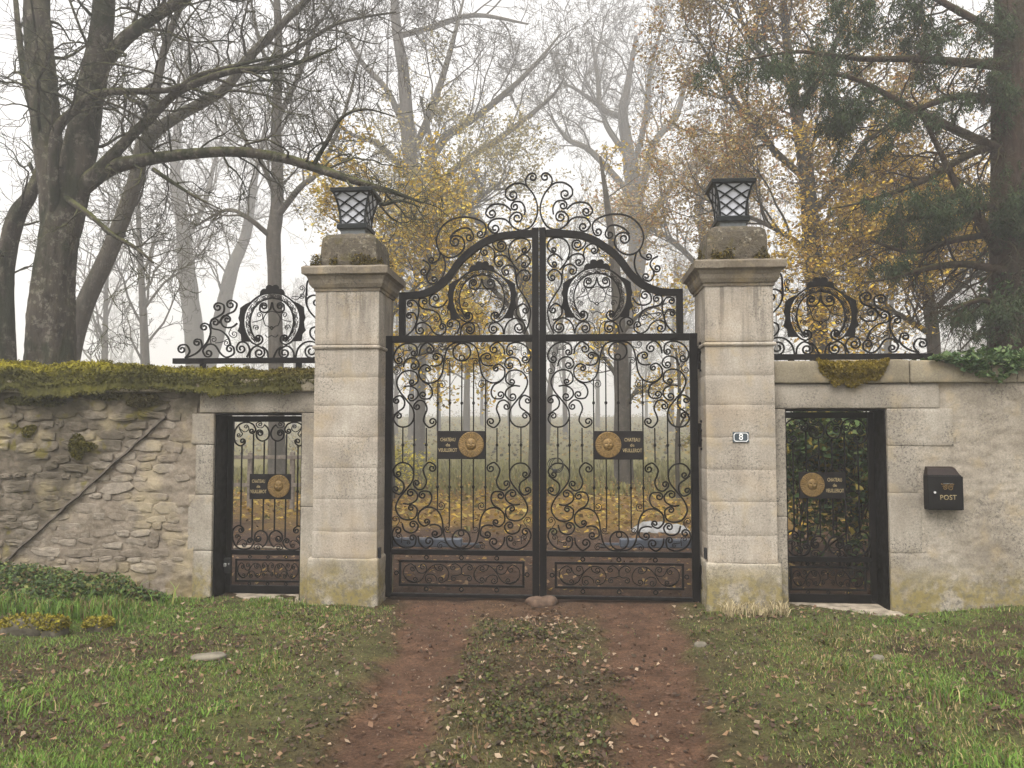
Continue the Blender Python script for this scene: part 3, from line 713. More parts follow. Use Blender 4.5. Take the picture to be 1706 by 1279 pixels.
# medallion, right half
PE = Plane(925, 425, .10946, GY)
MEDX, MEDZ = PE((635, 620))
MED = [[(635, 270), (800, 310), (930, 430), (988, 600), (970, 760), (905, 895), C(862, 875, 42)],
       [(635, 190), (800, 212), (970, 325), (1070, 470), (1095, 640), (1060, 800), (970, 940), (885, 992), C(850, 905, 86)],
       [(635, 335), (662, 440), (735, 492), (822, 465), C(765, 395, 64, 1.5)]]
MED_THIN = [[(950, 640), (850, 620), (785, 590), C(838, 530, 48)], [(940, 740), (915, 690), C(880, 730, 36)], [(635, 850), (700, 880), (740, 840)],
            [(635, 475), (725, 510), (770, 600), (735, 700)], [(735, 700), (690, 712), (635, 768)]]
MED_SIDE = [(980, 318), (1060, 350), (1150, 410), (1158, 500), (1178, 570), (1155, 640), (1165, 720), (1190, 770), (1135, 830), (1125, 940), (985, 945), (1035, 870), (1085, 740), (1098, 600), (1072, 470), (1010, 380)]
MED_TOP = [(430, 232), (440, 170), (465, 135), (500, 122), (530, 130), (532, 90), (560, 64), (600, 64), (635, 84), (670, 64), (710, 64), (738, 90), (740, 130), (770, 122), (805, 135), (830, 170), (840, 232), (750, 200), (635, 184), (520, 200)]
def medallion(parent, cx, cz, y):
    """oval cartouche with two rings, side plates and crest, centred at cx, cz"""
    mv = lambda pts: xf([PE(p) for p in pts], dx=cx - MEDX, dz=cz - MEDZ)
    for q in MED:
        p = mv(path(q)); iron(parent, p, y); iron(parent, xf(p, mx=cx), y)
    for q in MED_THIN:
        p = mv(path(q)); iron(parent, p, y, .008, .010, 'tendril'); iron(parent, xf(p, mx=cx), y, .008, .010, 'tendril')
    iron(parent, mv(circ(635, 735, 20, 12)), y, .010, .012, 'ring', True)
    for mx in (None, cx):
        flat_poly('side_plate', [tuple(p) for p in xf(mv(MED_SIDE), mx=mx)], y - .005, y + .005, M['iron'], parent)
    flat_poly('crest_plate', [tuple(p) for p in mv(MED_TOP)], y - .006, y + .006, M['iron'], parent)
    # fine lattice between the rings (too small to pick apart)
    vs, fs = [], []
    for k in range(30):
        a = math.pi * (-.28 + 1.56 * k / 29); sg = 1 if k % 2 else -1
        rm = 396; c = (635 + rm * math.cos(a) * 1.0, 632 - rm * math.sin(a) * 1.0)
        for (r_, o_) in ((24, 0), (20, 1)):
            th = np.linspace(0, 1.5 * math.pi if o_ else 2 * math.pi, 11)
            cc = (c[0] + o_ * 22 * sg * math.sin(a), c[1] + o_ * 22 * sg * math.cos(a))
            me = sweep_mesh('x', mv([(cc[0] + r_ * math.cos(t), cc[1] + r_ * math.sin(t)) for t in th]), y, .006, .008)
            b = len(vs); vs += [v.co[:] for v in me.vertices]; fs += [tuple(i + b for i in p.vertices) for p in me.polygons]; bpy.data.meshes.remove(me)
    link('lattice_band', mesh('lattice_band', vs, fs, M['iron']), parent, kind='stuff')
# crest above the arch
PCR = Plane(895, 275, .16419, GY)
CREST = [
    [C(80, 122, 50), (150, 140), (140, 205), (75, 290), (35, 400), (38, 510), (100, 620), (200, 655), (290, 610), (318, 540), C(238, 525, 66, 1.5)],
    [(135, 210), (190, 178), (270, 178), (345, 225), (358, 290), C(285, 292, 60)],
    [(165, 500), (160, 430), (195, 370), (255, 358), C(262, 410, 46)],
    [(300, 450), (360, 395), (440, 375), (520, 395), (562, 460), C(500, 470, 52)],
    [(300, 600), (350, 545), (420, 525), (500, 540), (540, 600), C(468, 625, 54)],
    [C(618, 675, 47), (560, 615), (590, 560), (680, 515), (800, 495), (930, 520), (1035, 605), (1080, 730), (1040, 855), (950, 908), (850, 885), (785, 800), (800, 720), C(882, 745, 68, 1.5)],
    [C(735, 705, 48), (730, 620), (805, 610), (885, 645), (935, 700)],
    [(1035, 850), (1055, 920), C(1130, 925, 38)],
    [(1225, 925), (1170, 955), (1145, 1010), C(1215, 1045, 42)],
    [(1005, 890), (985, 990), (1010, 1090), (1085, 1190)],
    [(1175, 1060), (1185, 1110), (1150, 1170), C(1105, 1130, 40)],
]
# kick panel, left half
PK = Plane(635, 905, .1524, GY)
KICK = [
    [C(305, 268, 38), (280, 212), (215, 260), (205, 340), (250, 410), (330, 435), (410, 400), (460, 320), (520, 250), (590, 218), (680, 240), (728, 320), (710, 395), C(640, 395, 40)],
    [C(425, 250, 42), (470, 290), (430, 322), (370, 305), (335, 230)],
    [C(500, 402, 42), (470, 345), (530, 335), (580, 370), (592, 415)],
    [C(780, 258, 38), (815, 214), (868, 260), (875, 330)],
    [C(785, 385, 36), (830, 350), (875, 330)],
    [C(335, 395, 34), (250, 400), (225, 365)],
    [C(630, 262, 38), (575, 270), (560, 225)],
]
KX = PK((875, 300))[0]
# side gates, left half
FY = .42
PF = Plane(365, 690, .086, FY)
DOOR = [
    [C(350, 525, 60), (310, 615), (220, 560), (188, 440), (220, 290), (310, 190), (430, 158), (550, 195), (605, 290), C(532, 325, 58)],
    [C(690, 368, 74, 1.6), (640, 470), (730, 522), (830, 480), (872, 380), (840, 270), (780, 210)],
    [C(280, 405, 44), (350, 380), (300, 305), (290, 240)], [C(420, 245, 44), (470, 300), (390, 345), (300, 280)],
    [C(690, 195, 48), (615, 190), (650, 255), (730, 265), (785, 200)],
]
DOORBARS = [(340, 612), (567, 385), (775, 520)]
DX = PF((885, 500))[0]
DMZ = (PF((885, 150))[1] + W(440, 914, FY)[1]) / 2

def sun_disc(parent, cx, cz, y, r):
    """gilt sun: rayed dish with a face in relief"""
    nr, na = 30, 120; rr = np.linspace(0, 1, nr); aa = np.linspace(0, 2 * math.pi, na, endpoint=False)
    Rr, A = np.meshgrid(rr, aa, indexing='ij'); x, z = Rr * np.cos(A), Rr * np.sin(A)
    ray_ = np.clip((Rr - .42) / .1, 0, 1) * np.clip((1.0 - Rr) / .08, 0, 1) * (np.abs(np.sin(A * 16)) * .10)
    h = .10 + ray_ + .34 * np.sqrt(np.clip(1 - (x / .40) ** 2 - ((z - .02) / .46) ** 2, 0, 1))
    g = lambda x0, z0, sx, sz, a_: a_ * np.exp(-((x - x0) / sx) ** 2 - ((z - z0) / sz) ** 2)
    h += g(0, -.02, .05, .12, .14) + g(0, -.09, .08, .05, .09) - g(-.15, .07, .09, .05, .12) - g(.15, .07, .09, .05, .12) + g(0, -.24, .13, .035, .09) - g(0, -.29, .10, .02, .08)
    h += g(-.2, -.12, .1, .1, .05) + g(.2, -.12, .1, .1, .05) + .05 * np.exp(-((Rr - .97) / .03) ** 2)
    h *= np.clip((1.02 - Rr) / .05, 0, 1)
    v = np.stack([cx + x * r, y - h * r * .42, cz + z * r], -1).reshape(-1, 3)
    f = [(i * na + k, (i + 1) * na + k, (i + 1) * na + (k + 1) % na, i * na + (k + 1) % na) for i in range(nr - 1) for k in range(na)]
    return link('sun_emblem', mesh('sun_emblem', v, f, M['gold'], True), parent)
def plaque(parent, cx, cz, y, sunside, wd=.50, ht=.295):
    p = box('plaque', cx - wd / 2, cx + wd / 2, y - .030, y - .018, cz - ht / 2, cz + ht / 2, M['plaque'], parent, .002)
    p['label'] = 'dark name plaque with a gilt sun'
    sun_disc(p, cx + sunside * (wd / 2 - ht * .49), cz + .004, y - .031, ht * .455)
    av = wd - ht * .965; tx = cx - sunside * (wd / 2 - av / 2 - .002)
    for k, (s_, sz, tz) in enumerate((('CHATEAU', .052, .055), ('de', .046, .0), ('VEULLEROT', .052, -.055))):
        tagtext('lettering', s_, sz, tx, y - .031, cz + tz, M['goldtext'], p, 'CENTER', .0012, 1.0, 1.0, (av * .74, av * .2, av * .92)[k], .0006)
def bar(parent, x, z0, z1, y, knobs=(), wd=.013, name='bar'):
    bm = bmesh.new(); bm_box(bm, x - wd / 2, x + wd / 2, y - wd / 2, y + wd / 2, min(z0, z1), max(z0, z1), .002)
    for kz in knobs:
        r = bmesh.ops.create_uvsphere(bm, u_segments=8, v_segments=6, radius=.0155)
        for v in r['verts']: v.co = Vector((x + v.co.x, y + v.co.y, kz + v.co.z * 1.25))
    return link(name, bm_mesh(name, bm, M['iron']), parent)

def hinge(parent, x, z, s, y=GY):
    """black leaf hinge between the stile and the pillar"""
    bm = bmesh.new()
    bm_box(bm, min(x, x + s * .05), max(x, x + s * .05), y - .05, y + .03, z - .12, z + .12, .004)
    bm_box(bm, min(x + s * .035, x + s * .085), max(x + s * .035, x + s * .085), y - .075, y - .035, z - .06, z + .06, .006)
    for dz in (-.14, -.05, .05, .14):
        bm_box(bm, min(x + s * .01, x + s * .07), max(x + s * .01, x + s * .07), y - .09, y - .05, z + dz - .012, z + dz + .012, .003)
    return link('hinge', bm_mesh('hinge', bm, M['iron']), parent)
def gate_leaf(s, label):
    t = thing('gate_leaf', (GX + s * 1.6, GY, 0), label, 'gate', 'leaves of the wrought iron double gate')
    X = lambda d: GX + s * d                       # distance from the centre line
    zt, zl, zb = 2.735, W(769, 920, GY)[1], W(769, 994, GY)[1]
    def b(name, d0, d1, z0, z1, hy=.03): return box(name, X(d0), X(d1), GY - hy, GY + hy, z0, z1, M['iron'], t, .003)
    b('hinge_stile', 1.556, 1.632, .03, zt + .036, .034)
    b('meeting_stile', .003, .073, .035, 3.905, .036)
    b('rail', .073, 1.556, zt - .036, zt + .036)
    b('rail', .073, 1.556, zl - .027, zl + .027)
    b('rail', .073, 1.556, .035, zb + .030)
    rpt = [PB(p) for p in ARCHL]; rpt = [(abs(p[0] - GX), p[1]) for p in rpt]
    us = PB((1578, 1000))[0] - GX
    b('upper_stile', us - .034, us + .034, zt + .036, rpt[-1][1] + .034)
    ap = path([tuple(p) for p in rpt]); ap = [(X(p[0]), p[1]) for p in ap]
    link('arched_rail', sweep_mesh('arched_rail', ap, GY, .072, .062), t)
    side = lambda pts: [(X(p[0] - GX), p[1]) for p in pts]   # traced on the right-hand leaf
    for q in UPPER: iron(t, side([PB(p) for p in path(q)]), GY)
    for q in UPPER_THIN: iron(t, side([PB(p) for p in path(q)]), GY, .008, .010, 'tendril')
    for q in CREST: iron(t, side([PCR(p) for p in path(q)]), GY, .0175, .016)
    medallion(t, X(MEDX - GX), MEDZ, GY)
    # main panel: the quarter was traced on the left-hand leaf
    pcx = X(abs(PANEL_X - GX))
    def quarter(pts): return xf(pts, dx=pcx - PANEL_X)
    for lst, wd, nm in ((MAIN, .0165, 'scroll'), (MAIN_THIN, .008, 'tendril')):
        for q in lst:
            p = quarter([PA(u) for u in path(q)])
            for mx in (None, pcx):
                for mz in (None, PANEL_Z): iron(t, xf(p, mx, mz), GY, wd, wd, nm)
    pc = (pcx, PANEL_Z)
    for mz in (None, PANEL_Z):
        z = PA((972, 230))[1]; iron(t, xf(circ(pcx, z, .0935 * 1.0, 40), mz=mz), GY, .0165, .016, 'ring', True)
        z = PA((974, 300))[1]; iron(t, xf(circ(pcx, z, .028, 20), mz=mz), GY, .013, .014, 'ring', True)
    for k, (bx, by) in enumerate(BARS):
        xx, z0 = PA((bx, by)); dz = abs(xx - PANEL_X)
        for sg in ((-1, 1) if dz > .01 else (1,)):
            z1 = 2 * PANEL_Z - z0; kz = PA((972, 868))[1]
            bar(t, pcx + sg * dz, z0, z1, GY, (PANEL_Z,) if k < 3 else (kz, 2 * PANEL_Z - kz))
    plaque(t, pcx, PANEL_Z, GY, -s)
    # kick panel
    kx = X(.815); z0, z1 = PK((875, 475))[1], PK((875, 188))[1]; hw = .66
    for nm, a_, b_, c_, d_ in (('kick_rail', kx - hw, kx + hw, z1 - .024, z1), ('kick_rail', kx - hw, kx + hw, z0, z0 + .024), ('kick_stile', kx - hw, kx - hw + .024, z0 + .024, z1 - .024), ('kick_stile', kx + hw - .024, kx + hw, z0 + .024, z1 - .024)):
        box(nm, a_, b_, GY - .012, GY + .012, c_, d_, M['iron'], t, .002)
    zc = (z0 + z1) / 2
    for q in KICK:
        p = xf([PK(u) for u in path(q)], dx=kx - KX)
        kzz = PK((875, 330))[1]; p[:, 1] = zc + (p[:, 1] - kzz) * .93; p[:, 0] = kx + (p[:, 0] - kx) * .94
        for mx in (None, kx): iron(t, xf(p, mx), GY, .010, .012)
    for (rx_, rz_) in [(kx + d, z1 + .030) for d in (-.37, 0, .37)] + [(kx + d, z0 - .026) for d in (-.37, 0, .37)] + [(kx - hw - .026, zc), (kx + hw + .026, zc)]:
        iron(t, circ(rx_, rz_, .020, 14), GY, .012, .016, 'ring_spacer', True)
    for hz in (2.52, 1.72): hinge(t, X(1.634), hz, s)
    # lower pivot: bright steel strap and black box
    hinge(t, X(1.634), .28, s)
    return t
gl = gate_leaf(-1, 'black wrought iron gate leaf hung on the pillar without a number')
gr_ = gate_leaf(1, 'black wrought iron gate leaf hung on the numbered pillar')
# cable lock coil on the right-hand leaf
cxx, czz = W(927, 776, GY - .02); lock = thing('cable_lock', (cxx, GY, czz), 'black coiled cable lock hanging on the gate leaf by the numbered pillar', 'lock')
for k in range(3):
    iron(lock, circ(cxx + .012 * k - .012, czz + .02 - .006 * k, .078 - .008 * k, 26, .062 + .006 * k), GY - .016 - .012 * k, .008, .008, 'coil', True).data.materials[0] = M['rubber']
box('lock_body', cxx - .04, cxx + .01, GY - .06, GY - .02, czz - .07, czz - .03, M['rubber'], lock, .006)

# crested railings on the wall tops, traced on the left-hand one
RY = .33
PD = Plane(260, 440, .16413, RY)
RAIL = [
    [(215, 953), (262, 890), (235, 825), C(185, 865, 48)], [(220, 952), (320, 910), (385, 845), (375, 775), C(338, 798, 40)],
    [(390, 850), (440, 790), (475, 700), (465, 630), C(410, 640, 44)],
    [C(452, 903, 46), (400, 870), (450, 815), (520, 825), (575, 905), (635, 945), (705, 915), C(668, 862, 46)],
    [(840, 945), (872, 870), (835, 800), (775, 792), C(787, 858, 54)],
    [C(522, 592, 44), (475, 600), (490, 650), (580, 675), (650, 740), (678, 820)],
    [C(548, 438, 48), (610, 420), (605, 490), (545, 535), (485, 565), (468, 640)],
    [C(678, 412, 50), (742, 410), (715, 475), (640, 512), (580, 570), (610, 635), (690, 640), (745, 600)],
    [C(642, 562, 40), (600, 530), (560, 600)],
    [(1520, 120), (1460, 175), (1447, 260), (1452, 320)], [(1618, 150), (1555, 160), (1520, 200), C(1568, 212, 44)],
    [(1450, 420), (1455, 350), (1520, 315), (1585, 345), C(1548, 388, 44)],
    [(1450, 250), (1442, 380), (1480, 480), (1550, 560), (1600, 650), (1618, 760), (1612, 850)],
    [(1560, 795), (1490, 730), (1490, 660), (1550, 632), C(1560, 687, 47)],
    [(1335, 955), (1360, 860), (1430, 795), (1520, 790), (1580, 850), C(1495, 882, 84, 1.7)],
    [(870, 953), (880, 880), (940, 830), (1010, 860), C(968, 902, 58, 1.5)], [(1320, 953), (1310, 880), (1250, 830), (1180, 860), C(1222, 902, 58, 1.5)],
    [(1000, 838), (1045, 880), (1060, 955)], [(1190, 838), (1145, 880), (1110, 955)],
]
RAIL_THIN = [[(480, 810), (470, 750), C(505, 765, 34)], [(520, 800), (590, 790), (650, 760), C(635, 800, 34)], [(690, 640), (660, 700), C(712, 710, 40)], [(1290, 340), (1350, 360), (1410, 300), C(1400, 245, 32)], [(1300, 330), (1360, 330), C(1400, 320, 30)]]
def railing(s, label):
    t = thing('crest_railing', (s * 3.2, RY, 2.47), label, 'railing', 'scrolled iron crests on the wall tops')
    X = lambda x: -s * (x - GX) + GX
    xa, z0 = PD((100, 985)); xb = -PX1 - .012
    sh = xb - PD((1620, 900))[0]
    box('base_rail', X(xa + sh), X(xb), RY - .03, RY + .03, z0 - .028, z0 + .030, M['iron'], t, .003)
    box('base_foot', X(xa + sh + .3), X(xa + sh + .36), RY - .02, RY + .02, z0 - .16, z0 - .028, M['iron'], t, .003)
    box('base_foot', X(xb - .30), X(xb - .24), RY - .02, RY + .02, z0 - .16, z0 - .028, M['iron'], t, .003)
    for lst, wd, nm in ((RAIL, .0165, 'scroll'), (RAIL_THIN, .008, 'tendril')):
        for q in lst:
            p = [PD(u) for u in path(q)]; iron(t, [(X(a + sh), b_) for a, b_ in p], RY, wd, wd, nm)
    mc = PD((1095, 572)); medallion(t, X(mc[0] + sh), mc[1], RY)
    return t
railing(-1, 'scrolled black iron crest standing on the mossy wall top')
railing(1, 'scrolled black iron crest standing on the bare coping beside ivy')

def side_gate(s, x0, x1, zt, wall, label):
    """narrow iron gate set back in the wall; x0 < x1 is the opening"""
    lin = .016
    for a, b_ in ((x0 + .002, x0 + lin), (x1 - lin, x1 - .002)): box('gate_frame', a, b_, WY0 + .03, FY + .08, .02, zt - .005, M['iron'], wall, .002)
    box('gate_frame', x0 + lin, x1 - lin, WY0 + .03, FY + .08, zt - .022, zt - .005, M['iron'], wall, .002)
    t = thing('side_gate', ((x0 + x1) / 2, FY, 0), label, 'gate', 'narrow iron side gates in the walls')
    a, b_ = x0 + lin + .004, x1 - lin - .004; cx = (a + b_) / 2; hw = (b_ - a) / 2; st = .034
    zb, ztop = .03, zt - .030
    ztr = PF((885, 146))[1] + (zt - 1.95); zl = W(440, 920, FY)[1]
    # the stile on the hinge side is wide
    ws, wo_ = (.055, st)
    box('hinge_stile', a if s < 0 else b_ - ws, a + ws if s < 0 else b_, FY - .022, FY + .022, zb, ztop, M['iron'], t, .003)
    box('lock_stile', b_ - wo_ if s < 0 else a, b_ if s < 0 else a + wo_, FY - .022, FY + .022, zb, ztop, M['iron'], t, .003)
    ia, ib = (a + ws, b_ - wo_) if s < 0 else (a + wo_, b_ - ws); ic = (ia + ib) / 2; iw = (ib - ia) / 2
    box('rail', ia, ib, FY - .02, FY + .02, ztr, ztop, M['iron'], t, .003)
    box('rail', ia, ib, FY - .02, FY + .02, zl - .025, zl + .025, M['iron'], t, .003)
    box('rail', ia, ib, FY - .02, FY + .02, zb, zb + .08, M['iron'], t, .003)
    sx = iw / (DX - PF((178, 500))[0]); top0 = PF((885, 150))[1]; mz = (ztr + zl + .025) / 2
    fit = lambda pts: np.array([(ic + (p[0] - DX) * sx, ztr - (top0 - p[1])) for p in pts])
    for k, q in enumerate(DOOR):
        p = fit([PF(u) for u in path(q)])
        for mx in (None, ic):
            for m2 in (None, mz): iron(t, xf(p, mx, m2), FY, .015 if k < 2 else .008, .014, 'scroll' if k < 2 else 'tendril')
    for bx, by in DOORBARS:
        q = fit([PF((bx, by))])[0]
        for sg in (-1, 1): bar(t, ic + sg * (ic - q[0]), q[1], 2 * mz - q[1], FY, (mz - .06,) if bx == 340 else (), .014)
    plaque(t, ic + (.02 if s < 0 else -.05), W(440, 810, FY)[1] if s < 0 else W(1383, 808, FY)[1], FY, -s, .455, .27)
    # kick panel
    z0, z1 = zb + .115, zl - .07; kh = iw - .045
    for nm, p0, p1, q0, q1 in (('kick_rail', ic - kh, ic + kh, z1 - .02, z1), ('kick_rail', ic - kh, ic + kh, z0, z0 + .02), ('kick_stile', ic - kh, ic - kh + .02, z0 + .02, z1 - .02), ('kick_stile', ic + kh - .02, ic + kh, z0 + .02, z1 - .02)):
        box(nm, p0, p1, FY - .010, FY + .010, q0, q1, M['iron'], t, .002)
    zc = (z0 + z1) / 2; kzz = PK((875, 330))[1]; ks = (kh - .03) / (KX - PK((205, 330))[0]); kv = (z1 - z0 - .05) / .235
    for q in KICK:
        p = np.array([PK(u) for u in path(q)]); p = np.stack([ic + (p[:, 0] - KX) * ks, zc + (p[:, 1] - kzz) * kv * .92], 1)
        for mx in (None, ic): iron(t, xf(p, mx), FY, .008, .010)
    for rx_, rz_ in [(ic + d, z) for d in (-.2, 0, .2) for z in (z1 + .022, z0 - .018)]: iron(t, circ(rx_, rz_, .015, 12), FY, .009, .014, 'ring_spacer', True)
    return t, ia, ib
sg1, ia1, ib1 = side_gate(-1, DL0, DL1, DZ, lw, 'narrow black iron side gate in the rubble wall')
sg2, ia2, ib2 = side_gate(1, DR0, DR1, DRZ, rw, 'narrow black iron side gate near the mailbox')
# lock case with a bright handle on the left-hand side gate
lx, lz = W(378, 940, FY - .03)
bm = bmesh.new(); bm_box(bm, lx - .03, lx + .05, FY - .06, FY - .02, lz - .09, lz + .07, .006); link('lock_case', bm_mesh('lock_case', bm, M['rubber']), sg1)
bm = bmesh.new(); bm_box(bm, lx - .018, lx + .012, FY - .085, FY - .058, lz - .02, lz + .022, .008, 2); bm_box(bm, lx + .03, lx + .045, FY - .075, FY - .058, lz, lz + .02, .004); link('handle', bm_mesh('handle', bm, M['chrome']), sg1)

# ------------------------------------------------------------------ lanterns
def lantern(s, label):
    cx, cyy = s * PC - .005, PYC; t = thing('pillar_lantern', (cx, cyy, 3.84), label, 'lantern', 'square lattice lanterns on the pillars')
    def taper(name, prof, mat, cap=True):
        v = []; f = []
        for hw, z in prof: v += [(cx - hw, cyy - hw, z), (cx + hw, cyy - hw, z), (cx + hw, cyy + hw, z), (cx - hw, cyy + hw, z)]
        for i in range(len(prof) - 1):
            for k in range(4): f.append((i * 4 + k, i * 4 + (k + 1) % 4, i * 4 + 4 + (k + 1) % 4, i * 4 + 4 + k))
        if cap: f += [(3, 2, 1, 0), tuple(range(len(v) - 4, len(v)))]
        return link(name, mesh(name, v, f, mat), t)
    taper('foot', [(.13, 3.835), (.13, 3.88), (.15, 3.895)], M['lead'])
    taper('base', [(.11, 3.895), (.165, 3.90), (.165, 3.94), (.150, 3.955), (.05, 3.956)], M['lantern'])
    zs = np.linspace(3.955, 4.285, 9); hw = lambda z: .142 + .062 * ((z - 3.955) / .33) ** 2.2 + .01 * (z - 3.955)
    for sx, sy in ((-1, -1), (1, -1), (1, 1), (-1, 1)):                   # corner posts
        v = []; f = []
        for z in zs:
            h = hw(z); x1, y1 = cx + sx * h, cyy + sy * h; x0, y0 = cx + sx * (h - .022), cyy + sy * (h - .022)
            v += [(x0, y0, z), (x1, y0, z), (x1, y1, z), (x0, y1, z)]
        for i in range(len(zs) - 1):
            for k in range(4): f.append((i * 4 + k, i * 4 + (k + 1) % 4, i * 4 + 4 + (k + 1) % 4, i * 4 + 4 + k))
        link('corner_post', mesh('corner_post', v, f, M['lantern']), t)
    for fx, fy in ((0, -1), (1, 0), (0, 1), (-1, 0)):
        def pt(u, z, off):
            h = hw(z) - .010 + off; uu = u * (hw(z) - .012)
            return (cx + fx * h - fy * uu, cyy + fy * h + fx * uu, z)
        v = []; f = []
        for z in zs: v += [pt(-1, z, -.004), pt(1, z, -.004)]
        for i in range(len(zs) - 1): f.append((i * 2, i * 2 + 1, i * 2 + 3, i * 2 + 2))
        link('pane', mesh('pane', v, f, M['opal'], True), t)
        H = .33
        for d in (-1, 1):                                                # diagonal lattice strips
            for c0 in (-2.1, -1.05, 0, 1.05, 2.1):
                v = []; f = []; n = 0
                for k in range(25):
                    q = k / 24; u = d * (q * 2 - 1) * 1.6 + c0
                    if abs(u) > .98: continue
                    z = 3.955 + H * q; du = .085
                    v += [pt(u - du, z, .001), pt(u + du, z, .001), pt(u + du, z, .008), pt(u - du, z, .008)]; n += 1
                for i in range(n - 1):
                    for k in range(4): f.append((i * 4 + k, i * 4 + (k + 1) % 4, i * 4 + 4 + (k + 1) % 4, i * 4 + 4 + k))
                if f: link('lattice_strip', mesh('lattice_strip', v, f, M['lantern']), t)
    taper('roof', [(.20, 4.275), (.222, 4.285), (.224, 4.318), (.21, 4.326), (.06, 4.352), (.045, 4.356)], M['lantern'])
    bm = bmesh.new(); bmesh.ops.create_uvsphere(bm, u_segments=10, v_segments=8, radius=.014)
    for v in bm.verts: v.co = Vector((cx + v.co.x, cyy + v.co.y, 4.368 + v.co.z))
    link('finial', bm_mesh('finial', bm, M['lantern'], True), t)
    return t
lantern(-1, 'black lattice lantern on the pillar beside the mossy wall')
lantern(1, 'black lattice lantern on the pillar with the house number')

# ------------------------------------------------------------------ mailbox
mx0, mz1 = W(1536, 790, WY0); mx1, mz0 = W(1596, 848, WY0)
mb = thing('mailbox', ((mx0 + mx1) / 2, WY0, mz0), 'black metal mailbox marked POST hanging on the pale wall', 'mailbox')
yb = WY0 - .005; yf = yb - .105
box('body', mx0 + .008, mx1 - .008, yf, yb, mz0, mz1, M['mailblack'], mb, .004)
box('door', mx0, mx1, yf - .012, yf - .001, mz0 + .004, mz1 - .012, M['mailblack'], mb, .003)
v = [(mx0 + .012, yf + .02, mz1), (mx1 - .012, yf + .02, mz1), (mx1 - .012, yb, mz1), (mx0 + .012, yb, mz1), (mx0 + .03, yf + .045, mz1 + .062), (mx1 - .045, yf + .045, mz1 + .062), (mx1 - .045, yb, mz1 + .078), (mx0 + .03, yb, mz1 + .078)]
link('lid', mesh('lid', v, [(0, 1, 5, 4), (1, 2, 6, 5), (2, 3, 7, 6), (3, 0, 4, 7), (4, 5, 6, 7), (0, 3, 2, 1)], M['mailbrown']), mb)
mc = (mx0 + mx1) / 2 + .022
tagtext('lettering', 'POST', .066, mc, yf - .0135, mz0 + .12, M['goldtext'], mb, 'CENTER', .0012, 1.05, .95)
for k, q in enumerate(([C(-22, 0, 17, 1.2), (-22, 22), (-48, 24)], [C(22, -2, 19, 1.2), (22, 23), (46, 26)], [(-40, 10), (-10, 16), (14, 10), (40, 14)], [(-50, 30), (-20, 22), (20, 30)])):
    p = [(mc + a * .00125, mz0 + .215 + b_ * .0013) for a, b_ in path(q)]
    link('emblem', sweep_mesh('emblem', p, yf - .0135, .0065, .003, M['gold']), mb)
box('emblem_bar', mc - .042, mc + .042, yf - .015, yf - .0125, mz0 + .252, mz0 + .258, M['lead'], mb, 0)
bm = bmesh.new(); bmesh.ops.create_cone(bm, cap_ends=True, segments=14, radius1=.011, radius2=.010, depth=.010)
for v in bm.verts: v.co = Vector((mx0 + .062 + v.co.x, yf - .016 + v.co.z, mz0 + .17 + v.co.y))
link('lock', bm_mesh('lock', bm, M['chrome']), mb)

# ------------------------------------------------------------------ gate openers, photocells, sheeting
def opener(s, px0, px1, py, label):
    y = .56; xa, z = W(px0, py, y); xb, _ = W(px1, py, y)
    t = thing('gate_opener', ((xa + xb) / 2, y, z), label, 'gate opener', 'arm operators behind the double gate')
    a, b_ = min(xa, xb), max(xa, xb)
    bm = bmesh.new(); bm_box(bm, a, b_, y - .045, y + .045, z - .05, z + .045, .014, 2); link('housing', bm_mesh('housing', bm, M['steel']), t)
    e = a if s < 0 else b_; i = b_ if s < 0 else a
    box('end_cap', e - .03 - (.05 if s < 0 else 0), e + .03 + (.05 if s > 0 else 0), y - .055, y + .055, z - .065, z + .06, M['mailblack'], t, .008)
    box('push_rod', min(i, i - s * .18), max(i, i - s * .18), y - .014, y + .014, z - .03, z - .004, M['steel'], t, .004)
    box('bracket', i - s * .18 - .03, i - s * .18 + .03, GY + .03, y + .03, z - .036, z - .024, M['iron'], t, .002)
opener(-1, 652, 770, 902, 'blue grey gate opener arm behind the leaf by the mossy wall side')
opener(1, 1163, 1032, 905, 'blue grey gate opener arm behind the leaf by the numbered pillar')
for s, px, py, lab in ((-1, 623, 921, 'small black photocell on the pillar next to the mossy wall'), (1, 1181, 922, 'small black photocell on the pillar with the number plate')):
    x, z = W(px, py, .05); box_ = tagged(box('photocell', s * (PX0 - .028), s * (PX0 - .001), .04, .09, z - .055, z + .055, M['rubber'], None, .006, 2), lab, 'sensor', 'photocells')
sx_, sy_ = G(1100, 884); U, V = np.meshgrid(np.linspace(-1, 1, 60), np.linspace(-1, 1, 40))
hgt = .17 * np.clip(1 - (np.abs(U) ** 2.2 + np.abs(V) ** 2.4), 0, 1) ** .6 * (.35 + .9 * fbm(U * 2.6 + 4, V * 2.6, 171)) + (fbm(U * 7, V * 7, 173) - .5) * .07
XX = sx_ + U * .5; YY = sy_ + V * .3; idx = np.arange(U.size).reshape(U.shape)
f = np.stack([idx[:-1, :-1], idx[:-1, 1:], idx[1:, 1:], idx[1:, :-1]], -1).reshape(-1, 4)
tagged(link('plastic_sheet', mesh('plastic_sheet', np.stack([XX, YY, gh(XX, YY) + hgt], -1), f, M['sack'], True)), 'crumpled white plastic sheet on the ground behind the gate', 'sheet')
